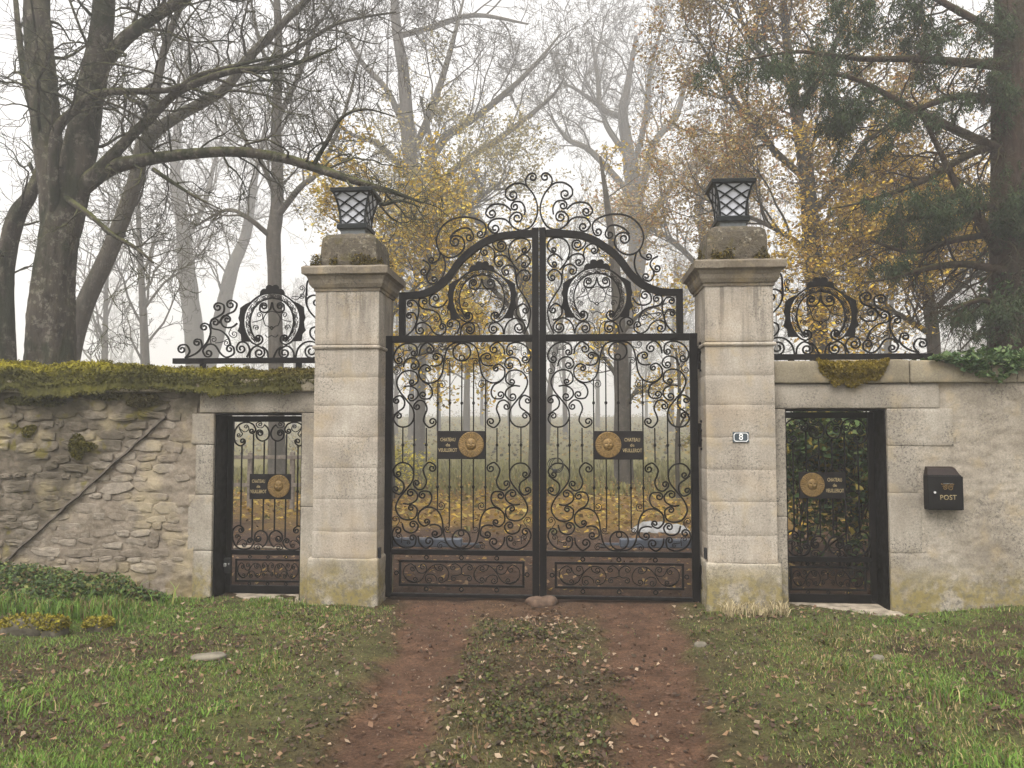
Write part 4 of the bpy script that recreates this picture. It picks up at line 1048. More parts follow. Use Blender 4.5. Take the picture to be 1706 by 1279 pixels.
# ------------------------------------------------------------------ trees
class Tubes:
    """collects tubes (points, radii) and builds them as one mesh"""
    def __init__(s): s.v = []; s.f4 = []; s.n = 0; s.q = {}
    def _emit(s, p, rad, sides, wob=0.0):
        """p: (m, n, 3) polylines of equal length, rad: (m, n)"""
        m, n = p.shape[:2]
        tg = np.empty_like(p); tg[:, 1:-1] = p[:, 2:] - p[:, :-2]; tg[:, 0] = p[:, 1] - p[:, 0]; tg[:, -1] = p[:, -1] - p[:, -2]
        tg /= np.maximum(np.linalg.norm(tg, axis=2), 1e-9)[..., None]
        ref = np.where((np.abs(tg[:, :1, 1]) < .8)[..., None], np.array([.31, .95, .02]), np.array([.95, .31, .02]))
        a = np.cross(tg, np.broadcast_to(ref, tg.shape)); a /= np.maximum(np.linalg.norm(a, axis=2), 1e-9)[..., None]; b = np.cross(tg, a)
        th = np.arange(sides) * (2 * math.pi / sides)
        r = np.repeat(rad[..., None], sides, 2)
        if wob:
            r = r * (1 + wob * (vnoise(np.cos(th) * 1.6 + p[..., 2:3] * 1.3, np.sin(th) * 1.6 + p[..., 0:1] * .7, 7) - .5) * 2)
        if sides >= 24:      # bark ridges
            u_ = th * sides / (2 * math.pi)
            r = r * (1 + .09 * (vnoise(u_ * .55 + 0 * r + .35 * vnoise(p[..., 2:3] * 3, u_, 5), p[..., 2:3] * 2.2, 9) - .5) + .05 * (vnoise(u_ * 1.0 + 0 * r, p[..., 2:3] * 9, 13) - .5))
        v = p[:, :, None, :] + a[:, :, None, :] * (np.cos(th)[:, None] * r[..., None]) + b[:, :, None, :] * (np.sin(th)[:, None] * r[..., None])
        i = s.n + np.arange(m * n * sides).reshape(m, n, sides)[:, :-1]; j = np.roll(i, -1, 2)
        s.f4.append(np.stack([i, j, j + sides, i + sides], -1).reshape(-1, 4))
        s.v.append(v.reshape(-1, 3)); s.n += m * n * sides
    def tube(s, pts, rad, sides, wob=0.0):
        s._emit(np.asarray(pts, float)[None], np.asarray(rad, float)[None], sides, wob)
    def queue(s, pts, rad, sides): s.q.setdefault((len(pts), sides), []).append((pts, rad))
    def data(s, name, mat):
        for (n, sides), lst in s.q.items():
            s._emit(np.array([l[0] for l in lst], float), np.array([l[1] for l in lst], float), sides)
        s.q = {}
        return mesh(name, np.concatenate(s.v), np.concatenate(s.f4), mat, True)
    def build(s, name, mat, parent, **kw):
        if not s.v and not s.q: return None
        return link(name, s.data(name, mat), parent, **kw)
def unit(v): return v / max(1e-9, math.sqrt(float(v @ v)))
TIPS = None
rnd = random.Random(11)
def grow(T, p, d, L, r, lev, o):
    """one twig or branch and its side shoots"""
    seg = o.get('seg', .35); n = max(3, min(9, int(L / seg) + 2)); wv = o['wander']; up = o['up']; rmin = o['rmin']
    x, y, z = float(p[0]), float(p[1]), float(p[2]); a, b, c = float(d[0]), float(d[1]), float(d[2])
    q = 1 / max(1e-9, math.sqrt(a * a + b * b + c * c)); a *= q; b *= q; c *= q
    pts = [(x, y, z)]; rs = [r]; g = rnd.gauss; l = L / n
    for k in range(n):
        a += g(0, wv); b += g(0, wv); c += g(0, wv) + up
        q = 1 / math.sqrt(a * a + b * b + c * c + 1e-12); a *= q; b *= q; c *= q
        x += a * l; y += b * l; z += c * l; pts.append((x, y, z)); rs.append(max(rmin, r * (1 - .72 * (k + 1) / n)))
    T.queue(pts, rs, 6 if r > .05 else (4 if r > .018 else 3))
    if TIPS is not None and lev <= o.get('leaflev', 0): TIPS.extend(pts[1:])
    if lev <= 0: return
    nc = int(o['nch'][lev] * rnd.uniform(.75, 1.25) + .5); a0, a1 = o.get('ang', (.55, 1.05))
    for k in range(nc):
        t = .22 + .78 * (k + rnd.uniform(.2, .9)) / nc; i = min(n - 1, int(t * n)); fr = min(1.0, t * n - i)
        p0, p1 = pts[i], pts[i + 1]
        bx, by, bz = p1[0] - p0[0], p1[1] - p0[1], p1[2] - p0[2]
        st = (p0[0] + bx * fr, p0[1] + by * fr, p0[2] + bz * fr)
        q = 1 / math.sqrt(bx * bx + by * by + bz * bz + 1e-12); bx *= q; by *= q; bz *= q
        rx, ry, rz = g(0, 1), g(0, 1), g(0, 1)
        sx, sy, sz = by * rz - bz * ry, bz * rx - bx * rz, bx * ry - by * rx
        q = 1 / math.sqrt(sx * sx + sy * sy + sz * sz + 1e-12); an = rnd.uniform(a0, a1); ca, sa = math.cos(an), math.sin(an) * q
        grow(T, st, (bx * ca + sx * sa, by * ca + sy * sa, bz * ca + sz * sa), L * rnd.uniform(.42, .72) * (1.1 - .45 * t),
             max(rmin, r * (1 - .7 * t) * rnd.uniform(.45, .7)), lev - 1, o)
def smooth_path(ctrl, sub=5):
    ctrl = [np.array(c, float) for c in ctrl]; out = []
    for k in range(len(ctrl) - 1):
        p0, p1, p2, p3 = ctrl[max(k - 1, 0)], ctrl[k], ctrl[k + 1], ctrl[min(k + 2, len(ctrl) - 1)]
        for j in range(sub): out.append(cr(p0, p1, p2, p3, j / sub))
    out.append(ctrl[-1]); return np.array(out)
def limb(T, spec, sides=10, wob=.10, sub=5):
    """spec: measured points (px, py, depth Y, radius px) -> smooth limb; returns points and radii in metres"""
    c = []
    for (px, py, Y, rp) in spec:
        x, z = W(px, py, Y); c.append((x, Y, z, rp * (Y - CAM.y) / F_PX))
    c = smooth_path(c, sub); p, r = c[:, :3], np.maximum(c[:, 3], .004)
    T.tube(p, r, sides, wob); return p, r
def sprout(T, p, r, n, L, lev, o, t0=.15, bias=None):
    for k in range(n):
        t = t0 + (1 - t0) * (k + rng.random()) / n; i = min(len(p) - 2, int(t * (len(p) - 1)))
        base = unit(p[i + 1] - p[i]); side = unit(np.cross(base, rng.normal(0, 1, 3))); a = rng.uniform(.5, 1.15)
        d = base * math.cos(a) + side * math.sin(a)
        if bias is not None: d = d + np.array(bias)
        grow(T, p[i] + 0, d, L * rng.uniform(.5, 1.15), max(o['rmin'], min(r[i] * .5, .012 * L + .006)), lev, o)
def tree(name, x, y, label, group=None):
    return thing(name, (x, y, 0), label, 'tree', group)
def mass(tips, n, size, spread, pal, mat, parent, name='crown', droop=.2, flat=.6, var=.3):
    tips = np.asarray(tips); q = tips[rng.integers(0, len(tips), n)] + rng.normal(0, spread * .42, (n, 3))
    v, f, c = leafmesh(q, size, pick(pal, n, var) * 1.1, flat, droop, fold=True)
    return link(name, mesh(name, v, f, mat, False, c), parent)
BARE = dict(wander=.22, up=.05, rmin=.004, nch=[0, 5, 5, 5, 5], seg=.4)
# --- old mossy tree with several stems behind the rubble wall
Y1 = 4.0
t1 = tree('mossy_tree', W(85, 640, Y1)[0], Y1, 'old mossy tree with several dark stems rising behind the rubble wall')
T = Tubes(); b = []
limb(T, [(86, 790, Y1, 48), (85, 640, Y1, 40), (82, 560, Y1, 37), (86, 480, Y1, 35), (97, 400, Y1, 34), (108, 340, Y1, 32), (112, 290, Y1, 26)], 40, .16, 16)
b.append(limb(T, [(92, 400, Y1, 24), (88, 300, Y1, 25), (74, 190, Y1 + .1, 24), (66, 80, Y1 + .2, 23), (60, -40, Y1 + .3, 19), (48, -260, Y1 + .5, 13), (30, -520, Y1 + .5, 5)], 32, .12, 14))
b.append(limb(T, [(108, 390, Y1, 26), (132, 270, Y1, 28), (148, 170, Y1, 24), (166, 80, Y1 - .1, 20), (178, -30, Y1 - .2, 17), (200, -220, Y1 - .2, 11), (230, -480, Y1, 4)], 32, .12, 14))
b.append(limb(T, [(178, 100, Y1, 13), (212, 62, Y1 - .2, 12), (262, 26, Y1 - .4, 10), (318, -8, Y1 - .5, 8), (400, -70, Y1 - .6, 5), (470, -150, Y1 - .7, 2)]))
b.append(limb(T, [(118, 330, Y1, 17), (160, 294, Y1 - .1, 16), (196, 276, Y1 - .2, 13), (260, 263, Y1 - .4, 10.5), (330, 255, Y1 - .6, 9.5), (400, 253, Y1 - .7, 9), (470, 263, Y1 - .9, 8.5), (530, 281, Y1 - 1, 8), (590, 301, Y1 - 1.1, 6.5), (650, 318, Y1 - 1.1, 4.5), (705, 338, Y1 - 1.1, 1.5)]))
b.append(limb(T, [(596, 302, Y1 - 1.1, 4), (622, 330, Y1 - 1.1, 4), (640, 340, Y1 - 1.1, 3.4), (668, 334, Y1 - 1.2, 2.5), (700, 345, Y1 - 1.2, 1)]))
b.append(limb(T, [(520, 279, Y1 - 1, 4), (545, 235, Y1 - 1.1, 3.8), (570, 195, Y1 - 1.2, 3), (610, 182, Y1 - 1.2, 2), (660, 195, Y1 - 1.3, 1)]))
b.append(limb(T, [(125, 320, Y1, 12), (168, 280, Y1 - .2, 11), (211, 234, Y1 - .3, 9), (262, 184, Y1 - .5, 8), (292, 156, Y1 - .6, 7), (330, 137, Y1 - .7, 6.5), (389, 118, Y1 - .8, 5.5), (470, 112, Y1 - .9, 4), (560, 80, Y1 - 1, 2)]))
b.append(limb(T, [(92, 400, Y1, 10), (90, 320, Y1 - .3, 10), (92, 226, Y1 - .4, 9), (125, 182, Y1 - .4, 8), (160, 156, Y1 - .5, 7), (220, 152, Y1 - .6, 6), (290, 148, Y1 - .7, 5), (340, 122, Y1 - .7, 4), (470, 92, Y1 - .8, 2)]))
b.append(limb(T, [(96, 320, Y1, 7), (125, 340, Y1 - .35, 6), (150, 358, Y1 - .5, 5), (190, 392, Y1 - .6, 4), (225, 412, Y1 - .7, 3.5), (256, 438, Y1 - .7, 2)]))
b.append(limb(T, [(255, 282, Y1 - .4, 4), (300, 312, Y1 - .5, 3), (330, 330, Y1 - .6, 2), (375, 352, Y1 - .6, 1)]))
T.build('trunk', M['bark_moss'], t1)
T = Tubes()
NEAR = dict(wander=.30, up=.0, rmin=.0042, nch=[0, 4, 5, 5], seg=.16)
for i, (p, r_) in enumerate(b):
    n, L = ((14, 2.3), (14, 2.3), (18, 1.8), (20, 1.3), (6, .7), (7, .8), (20, 1.6), (18, 1.5), (8, .8), (6, .7))[i]
    sprout(T, p, r_, n, L, 2, NEAR, .18, (0, 0, .12))
for (px, py, L) in ((205, 410, .9), (215, 440, .8), (232, 420, .9), (180, 480, 1.0), (170, 540, .8)):
    x, z = W(px, py, Y1 - .6); grow(T, np.array([x, Y1 - .6, z]), np.array([.7, 0, -.5]), L, .010, 2, dict(NEAR, up=-.03))
T.build('branches', M['bark_moss'], t1)
# --- leaning stem at the picture edge
t1b = tree('leaning_tree', W(8, 640, 4.6)[0], 4.6, 'short leaning dark stem at the outer edge of the rubble wall')
T = Tubes(); q = limb(T, [(2, 790, 4.6, 24), (6, 640, 4.6, 20), (4, 520, 4.6, 18), (10, 430, 4.6, 16), (28, 360, 4.5, 14), (52, 320, 4.4, 11), (70, 250, 4.6, 8), (40, 120, 4.8, 6), (20, -60, 5, 3)], 28, .14, 12)
T.build('trunk', M['bark_moss'], t1b); T = Tubes(); sprout(T, *q, 12, 1.6, 2, NEAR, .3, (-.1, 0, .1)); T.build('branches', M['bark_moss'], t1b)
# --- paler curved tree just behind
t1c = tree('curved_tree', W(110, 640, 9)[0], 9, 'pale grey tree curving up and over behind the mossy tree')
T = Tubes(); b = [limb(T, [(95, 790, 9, 20), (112, 620, 9, 18), (136, 520, 9, 16.5), (188, 405, 9, 14.5), (224, 305, 9, 13), (242, 238, 9, 12), (292, 196, 9, 10), (372, 150, 9, 8.5), (412, 98, 9, 7.5), (480, 30, 9, 6), (540, -30, 9, 4), (600, -120, 9, 2)], 10)]
b.append(limb(T, [(240, 250, 9, 8), (262, 140, 9, 7), (280, 60, 9, 6), (330, -60, 9, 4), (360, -200, 9, 2)])); b.append(limb(T, [(395, 120, 9, 5), (470, 95, 9, 4), (560, 40, 9, 3), (660, 20, 9, 1.5)]))
T.build('trunk', M['bark_grey'], t1c); T = Tubes()
for p, r_ in b: sprout(T, p, r_, 14, 2.6, 3, dict(BARE, nch=[0, 4, 4, 5], seg=.25, rmin=.005), .3, (0, 0, .3))
T.build('branches', M['bark_grey'], t1c)
FAR = dict(wander=.20, up=.07, rmin=.009, nch=[0, 4, 5, 5, 4], seg=.6)
def traced(name, label, limbs, Y, mat, n, L, lev, o, bias=(0, 0, .35), group=None, t0=.25):
    px, py = limbs[0][0][:2]; t = tree(name, W(px, py, Y)[0], Y, label, group)
    T = Tubes(); bb = []
    for k, l in enumerate(limbs): bb.append(limb(T, [(a, b_, Y + (rng.uniform(-.04, .04) * (Y + 8) * (j > 0)) * (k > 0), r_) for j, (a, b_, r_) in enumerate(l)], 9))
    T.build('trunk', M[mat], t); T = Tubes()
    for k, (p, r_) in enumerate(bb): sprout(T, p, r_, int(n * (1 if k else .8)), L, lev, o, t0 if k else max(.45, t0), bias)
    T.build('branches', M[mat], t); return t
# --- slender grey tree seen above the railing
traced('slender_tree', 'slender grey tree rising behind the iron crest on the mossy wall', [
    [(462, 800, 15), (460, 640, 13.5), (458, 480, 12), (456, 400, 12), (462, 340, 11), (461, 200, 9), (464, 60, 7), (455, -80, 4), (440, -240, 1.5)],
    [(462, 360, 6), (500, 312, 5), (530, 285, 4), (570, 200, 3), (600, 90, 1.5)], [(456, 398, 5), (412, 362, 4), (376, 350, 3), (320, 380, 1.5)],
    [(461, 330, 5), (432, 262, 4), (410, 235, 3), (370, 160, 1.5)], [(462, 200, 5), (500, 120, 4), (530, 30, 2)], [(463, 150, 4), (430, 60, 3), (410, -50, 1)]],
    19, 'bark_grey', 9, 3.6, 3, dict(FAR, rmin=.007), (0, 0, .25))
# --- pale twin beech in the fog
traced('twin_beech', 'pale double stemmed tree fading into fog between mossy tree and railing', [
    [(332, 800, 18), (328, 640, 17), (322, 540, 16), (311, 450, 15), (305, 380, 12), (292, 290, 9), (300, 180, 6), (320, 60, 3)],
    [(340, 640, 12), (366, 540, 13), (386, 450, 11), (410, 390, 9), (424, 300, 6), (450, 180, 3)], [(308, 400, 6), (340, 340, 5), (360, 260, 3), (390, 160, 1.5)]],
    66, 'bark_grey', 14, 8.5, 3, dict(FAR, rmin=.017, seg=1.2))
# --- broad tree with long ascending limbs left of the gate crest
traced('spreading_tree', 'broad bare tree with long rising limbs behind the lantern near the mossy wall', [
    [(622, 800, 18), (630, 600, 16), (664, 420, 15), (688, 320, 14), (681, 240, 13), (672, 120, 10), (660, 40, 8), (655, -60, 5), (640, -200, 2)],
    [(692, 320, 8), (740, 232, 7), (800, 190, 6), (880, 120, 4), (935, 55, 1.5)], [(690, 250, 7), (720, 180, 6), (746, 100, 5), (772, 0, 2)],
    [(695, 340, 7), (765, 275, 6), (835, 228, 5), (915, 165, 3), (940, 130, 1.2)], [(680, 230, 6), (645, 150, 5), (600, 100, 4), (560, 20, 2)],
    [(664, 60, 5), (720, 45, 5), (790, 25, 4), (880, 40, 1.5)], [(688, 300, 6), (630, 240, 5), (580, 220, 3), (520, 160, 1.5)]],
    38, 'bark_grey', 8, 4.6, 3, dict(FAR, rmin=.012, seg=.8), (.05, 0, .3))
# --- bare forked tree right of the crest
traced('forked_tree', 'bare forked tree in the fog just behind the gate crest toward the numbered pillar', [
    [(1036, 800, 14), (1040, 560, 14), (1062, 430, 16), (1056, 330, 14), (1046, 250, 11), (1038, 190, 9), (1046, 140, 6), (1060, 60, 3)],
    [(1039, 195, 6), (1002, 178, 5), (996, 130, 4), (985, 60, 1.5)], [(1046, 262, 6), (1012, 212, 5), (1000, 180, 4), (962, 150, 3), (930, 135, 1.2)],
    [(1052, 325, 6), (985, 252, 5), (946, 232, 4), (918, 195, 1.5)], [(1060, 350, 8), (1090, 240, 6), (1128, 190, 5), (1150, 90, 1.5)],
    [(1062, 400, 8), (1110, 322, 6), (1160, 272, 5), (1215, 210, 2)], [(1050, 300, 6), (1075, 200, 5), (1085, 110, 4), (1110, 20, 1.5)]],
    58, 'bark_grey', 9, 6.4, 3, dict(FAR, rmin=.017, seg=1.1))
# --- trunk with yellow leaves behind the right-hand leaf
TIPS = []
t9 = traced('maple', 'grey trunk with bright yellow leaves seen through the leaf by the numbered pillar', [
    [(1040, 812, 17), (1037, 700, 14), (1034, 600, 12), (1030, 520, 11), (1022, 420, 8), (1010, 330, 5), (1000, 260, 2)],
    [(1036, 690, 4), (1060, 650, 3), (1085, 640, 1.5)], [(1034, 640, 4), (1010, 600, 3), (985, 590, 1.5)], [(1032, 560, 4), (1070, 520, 3), (1110, 505, 1.5)]],
    18, 'bark_grey', 9, 1.5, 2, dict(FAR, rmin=.006, seg=.3, leaflev=1), (0, 0, 0))
YEL = [(.60, .42, .035), (.54, .35, .03), (.46, .33, .05), (.36, .23, .035), (.50, .41, .08)]
mass(TIPS, 1500, .13, .16, YEL, M['leaf'], t9)
TIPS = None
# --- leafy autumn trees
def leafy(name, label, limbs, Y, mat, n, L, lev, nl, size, spread, pal, o=FAR, bias=(0, 0, .15), extra=None, flat=.7, group=None):
    global TIPS
    TIPS = []
    t = traced(name, label, limbs, Y, mat, n, L, lev, dict(o, leaflev=1), bias, group)
    tips = TIPS; TIPS = None
    mass(tips, nl, size, spread, pal, M['leaf'], t, flat=flat)
    return t
RUST = [(.30, .19, .05), (.25, .16, .05), (.34, .235, .065), (.30, .14, .04), (.21, .15, .06), (.36, .28, .09), (.22, .18, .06)]
OCHRE = [(.38, .26, .04), (.32, .22, .04), (.42, .31, .065), (.26, .18, .05), (.34, .20, .04)]
OLV = [(.22, .19, .06), (.27, .21, .06), (.17, .15, .055), (.31, .24, .075)]
leafy('autumn_tree', 'tall tree with rusty brown leaves behind the pillar carrying the number', [
    [(1372, 800, 17), (1368, 640, 16), (1358, 480, 15), (1350, 360, 14), (1340, 260, 12), (1326, 180, 10), (1310, 60, 7), (1300, -80, 4)],
    [(1350, 360, 6), (1400, 300, 5), (1450, 220, 4), (1500, 120, 2)], [(1345, 300, 6), (1280, 240, 5), (1220, 160, 4), (1160, 60, 2)],
    [(1352, 420, 5), (1290, 380, 4), (1220, 350, 3), (1170, 330, 1.5)], [(1330, 190, 6), (1380, 100, 5), (1420, 0, 3)], [(1356, 450, 5), (1420, 400, 4), (1490, 370, 2)], [(1322, 150, 5), (1260, 80, 4), (1210, -20, 2)]],
    13, 'bark_grey', 17, 2.7, 2, 38000, .085, .26, RUST, dict(FAR, rmin=.006, seg=.35))
leafy('golden_tree', 'low tree with golden leaves behind the crest on the bare coping', [
    [(1565, 800, 12), (1560, 640, 11), (1552, 540, 10), (1540, 460, 8), (1520, 380, 5), (1500, 300, 2)], [(1555, 560, 5), (1490, 520, 4), (1420, 500, 2)], [(1550, 520, 5), (1610, 470, 4), (1650, 440, 2)], [(1545, 480, 4), (1480, 430, 3), (1440, 400, 1.5)]],
    12, 'bark_grey', 18, 2.4, 2, 30000, .10, .28, OCHRE + YEL[:2], dict(FAR, rmin=.006, seg=.3))
leafy('yellow_maple', 'small maple with bright yellow leaves behind the pillar by the mossy wall', [
    [(650, 830, 9), (648, 680, 8), (640, 560, 7), (628, 450, 6), (610, 370, 4), (600, 320, 2)], [(640, 540, 4), (700, 470, 3), (740, 430, 1.5)], [(645, 620, 3), (700, 590, 2.5), (760, 580, 1.2)]],
    11, 'bark_grey', 16, 1.9, 2, 10500, .10, .2, YEL + OLV[:2], dict(FAR, rmin=.005, seg=.25))
leafy('yellow_maple', 'thin yellow leaved tree behind the gate leaf nearest the mossy wall', [
    [(884, 812, 5), (886, 640, 5), (870, 540, 4.5), (800, 460, 4), (765, 410, 3.5), (750, 360, 2)], [(872, 550, 3), (860, 500, 2.5), (870, 470, 1.2)], [(778, 480, 3), (730, 440, 2.5), (690, 420, 1.2)]],
    17, 'bark_grey', 14, 2.4, 2, 6000, .115, .26, YEL + OLV, dict(FAR, rmin=.006, seg=.3))
leafy('olive_tree_crown', 'olive brown leaved tree filling the gap beside the twin lantern pillar', [
    [(898, 800, 10), (896, 620, 9), (872, 470, 8), (800, 370, 7), (735, 310, 6), (720, 240, 4), (700, 160, 2)], [(745, 420, 4), (690, 360, 3), (640, 330, 1.5)], [(740, 380, 4), (800, 330, 3), (840, 300, 1.5)]],
    34, 'bark_grey', 16, 4.6, 2, 9000, .17, .45, OLV, dict(FAR, rmin=.009, seg=.5))
leafy('rust_tree', 'faint rusty leaved tree in the fog next to the forked tree', [
    [(1190, 800, 12), (1188, 600, 11), (1180, 470, 9), (1170, 380, 7), (1160, 300, 3)], [(1180, 460, 5), (1120, 400, 4), (1080, 380, 2)], [(1175, 420, 5), (1230, 350, 4), (1250, 300, 2)]],
    40, 'bark_grey', 16, 5.0, 2, 9000, .19, .5, RUST, dict(FAR, rmin=.01, seg=.5))
leafy('grey_sapling', 'thin sapling with a few yellow leaves inside the gate beside the numbered pillar', [
    [(1130, 830, 4), (1128, 740, 3.5), (1132, 650, 3), (1126, 580, 2)], [(1128, 720, 2), (1142, 690, 1.5), (1150, 670, 1)]],
    12, 'bark_grey', 9, 1.0, 1, 420, .09, .14, YEL, dict(FAR, rmin=.004, seg=.2))
# --- conifer at the picture edge
YC = 5.0
tc = tree('conifer', W(1692, 640, YC)[0], YC, 'big conifer with reddish trunk and drooping dark sprays behind the ivy')
T = Tubes(); limb(T, [(1692, 830, YC, 44), (1692, 640, YC, 38), (1690, 400, YC, 35), (1690, 150, YC, 32), (1689, -100, YC, 27), (1688, -420, YC, 18), (1688, -800, YC, 6)], 40, .10, 18)
CON = [[(1668, 110, 9), (1600, 104, 7.5), (1520, 98, 6), (1430, 98, 4.5), (1330, 86, 3), (1240, 100, 1.5)], [(1668, 250, 8), (1590, 215, 7), (1500, 170, 5.5), (1420, 130, 4), (1340, 120, 2)],
       [(1668, 60, 8), (1600, 20, 6), (1520, -20, 4), (1440, -30, 2)], [(1664, 420, 9), (1640, 380, 8), (1600, 320, 6), (1560, 240, 4), (1530, 180, 2)], [(1664, 240, 8), (1610, 260, 6), (1540, 300, 5), (1460, 330, 3), (1400, 345, 1.5)],
       [(1664, 450, 8), (1610, 440, 6), (1550, 446, 5), (1490, 462, 3), (1440, 470, 1.5)], [(1666, 340, 7), (1610, 350, 5), (1540, 360, 4), (1480, 375, 2)], [(1664, 520, 7), (1640, 500, 5), (1600, 510, 3), (1570, 530, 1.5)],
       [(1670, -40, 8), (1580, -60, 6), (1480, -40, 4), (1400, 10, 2)], [(1668, 170, 7), (1600, 160, 6), (1510, 190, 4), (1450, 230, 2)], [(1710, 300, 7), (1780, 280, 5), (1860, 300, 3)], [(1710, 100, 7), (1790, 70, 5), (1880, 90, 3)], [(1664, 390, 6), (1590, 400, 5), (1520, 420, 4), (1450, 400, 2)]]
b = [limb(T, [(1690, l[0][1] + 8, YC, l[0][2] * 1.2)] + [(a, c_, YC - .15 - .16 * j + rng.uniform(-.1, .1), r_) for j, (a, c_, r_) in enumerate(l)], 7) for l in CON]
T.build('trunk', M['bark_red'], tc)
T = Tubes(); TIPS = []
for p, r_ in b: sprout(T, p, r_, 15, 1.15, 2, dict(wander=.20, up=-.07, rmin=.003, nch=[0, 5, 5], seg=.12, leaflev=2), .12, (0, 0, -.05))
tips = np.array(TIPS); TIPS = None
T.build('branches', M['bark_red'], tc)
# needles hang in separate sprays, leaving most twigs bare
SPRAY = [(1225, 118, .40), (1275, 100, .38), (1320, 140, .42), (1265, 165, .28), (1390, 60, .35), (1425, 185, .40), (1445, 225, .30), (1535, 352, .34), (1580, 345, .22), (1600, 75, .36), (1650, 60, .4), (1645, 520, .30), (1500, 452, .22),
         (1545, 20, .38), (1420, 335, .26), (1480, 60, .3), (1350, 95, .3), (1560, 180, .26), (1780, 120, .8), (1800, 330, .8)]
keep = np.zeros(len(tips), bool)
for (px, py, rad) in SPRAY:
    x_, z_ = W(px, py, YC - .7); keep |= ((tips[:, 0] - x_) ** 2 * .7 + (tips[:, 2] - z_) ** 2 * 1.3 < (rad * 1.3) ** 2)
keep &= fbm(tips[:, 0] * 2 + 3, tips[:, 2] * 6 + tips[:, 1] * 2, 201) > .43
sel = tips[keep]
def needles(sel, n, L, pal, spread, parent, drop=.9):
    q = sel[rng.integers(0, len(sel), n)] + rng.normal(0, spread, (n, 3)); q[:, 2] -= rng.random(n) ** 1.5 * drop * .3
    a = rng.uniform(0, 2 * np.pi, n); d = np.stack([np.cos(a) * .7, np.sin(a) * .7, -rng.uniform(.2, 1.4, n)], 1); d /= np.linalg.norm(d, axis=1)[:, None]
    s = np.cross(d, rng.normal(0, 1, (n, 3))); s /= np.linalg.norm(s, axis=1)[:, None]; l = L * rng.uniform(.5, 1.3, n)[:, None]
    v = np.empty((n, 3, 3)); v[:, 0] = q + s * .009; v[:, 1] = q - s * .009; v[:, 2] = q + d * l
    f = np.arange(n * 3).reshape(n, 3); c = np.repeat(pick(pal, n, .35), 3, 0)
    return link('needles', mesh('needles', v.reshape(-1, 3), f, M['needle'], False, c), parent)
needles(sel, 62000, .085, [(.03, .052, .019), (.042, .066, .024), (.024, .04, .016), (.058, .072, .03)], .022, tc, .4)
# ivy on the conifer foot and over the coping
def ivy(parent_or_none, pts, n, size, label=None):
    q = np.asarray(pts)[rng.integers(0, len(pts), n)]
    v, f, c = leafmesh(q, size, pick([(.05, .09, .034), (.07, .12, .042), (.035, .06, .026), (.10, .15, .055), (.13, .17, .07)], n, .3), .9, .3, curl=.15)
    o = link('ivy', mesh('ivy', v, f, M['leaf'], False, c), parent_or_none)
    if label: tagged(o, label, 'ivy')
    return o
tx, _ = W(1692, 640, YC); th = rng.uniform(0, 2 * np.pi, 2600); zz = rng.uniform(1.0, 4.2, 2600); rr = .34 + rng.random(2600) * .12
ivy(tc, np.stack([tx + np.cos(th) * rr, YC + np.sin(th) * rr, zz], 1), 2600, .09)
n = 5200; x = 3.80 + rng.random(n) ** .8 * 2.7; dn = sstep(3.8, 4.4, x); hang = .30 * fbm(x * 3.2, x * 0, 211) * dn
kind_ = rng.random(n); y = np.where(kind_ < .55, .04 - rng.random(n) * .05, rng.uniform(.05, .6, n)); z = np.where(kind_ < .55, 2.47 - rng.random(n) ** 1.4 * hang, 2.46 + rng.random(n) * (.04 + .10 * fbm(x * 4, y * 4, 213)) * (.4 + dn))
ivp = np.stack([x, y, z], 1); iv = ivy(None, ivp, 4200, .065, 'dark green ivy trailing over the coping of the pale wall')
T = Tubes()
for k in range(9):
    x0 = 4.1 + k * .24; T.tube(smooth_path([(x0 - .15, .1, 2.475), (x0, .03, 2.46), (x0 + .03, .02, 2.38), (x0 + .01 * (k % 3), .025, 2.30 - .02 * (k % 4))], 3), [.006, .006, .005, .005, .005, .004, .004, .004, .003, .003], 4)
T.build('stems', M['twig'], iv)
# --- evergreen shrub behind the side gate near the mailbox
sh = thing('evergreen_shrub', (3.8, 2.6, 0), 'dense dark evergreen shrub seen through the side gate near the mailbox', 'shrub')
T = Tubes(); TIPS = []
for k in range(26): grow(T, np.array([3.85 + rng.uniform(-.8, .8), 2.6 + rng.normal(0, .3), 0]), np.array([rng.normal(0, .16), rng.normal(0, .3), 1]), 1.9, .018, 2, dict(wander=.2, up=.05, rmin=.004, nch=[0, 5, 6], seg=.25, leaflev=2))
T.build('stems', M['twig'], sh); tips = TIPS; TIPS = None
mass(tips, 9000, .10, .09, [(.04, .075, .028), (.065, .11, .036), (.09, .14, .045), (.03, .05, .022), (.24, .19, .04), (.12, .16, .05)], M['leaf'], sh, 'leaves')
# --- rail fence beyond the left side gate
fn = thing('rail_fence', (-6, 9, 0), 'grey wooden rail fence seen through the side gate in the rubble wall', 'fence')
for k in range(5):
    x = -8.6 + k * .95; box('post', x - .045, x + .045, 8.96, 9.04, -.2, 1.25 + .03 * math.sin(k * 3), M['wood'], fn, .006)
for z in (.55, 1.15): box('rail', -8.8, -4.7, 8.93, 8.957, z - .04, z + .04, M['wood'], fn, .004)
# --- fallen branch behind the left side gate
T = Tubes(); pth = smooth_path([(-4.5, 3.2, .08), (-4.1, 3.0, .12), (-3.7, 3.1, .08), (-3.3, 2.9, .05)], 4); T.tube(pth, np.linspace(.03, .01, len(pth)), 6)
tagged(link('fallen_branch', mesh('fallen_branch', np.concatenate(T.v), np.concatenate(T.f4), M['sill'], True)), 'pale fallen branch on the ground behind the side gate in the rubble wall', 'branch')
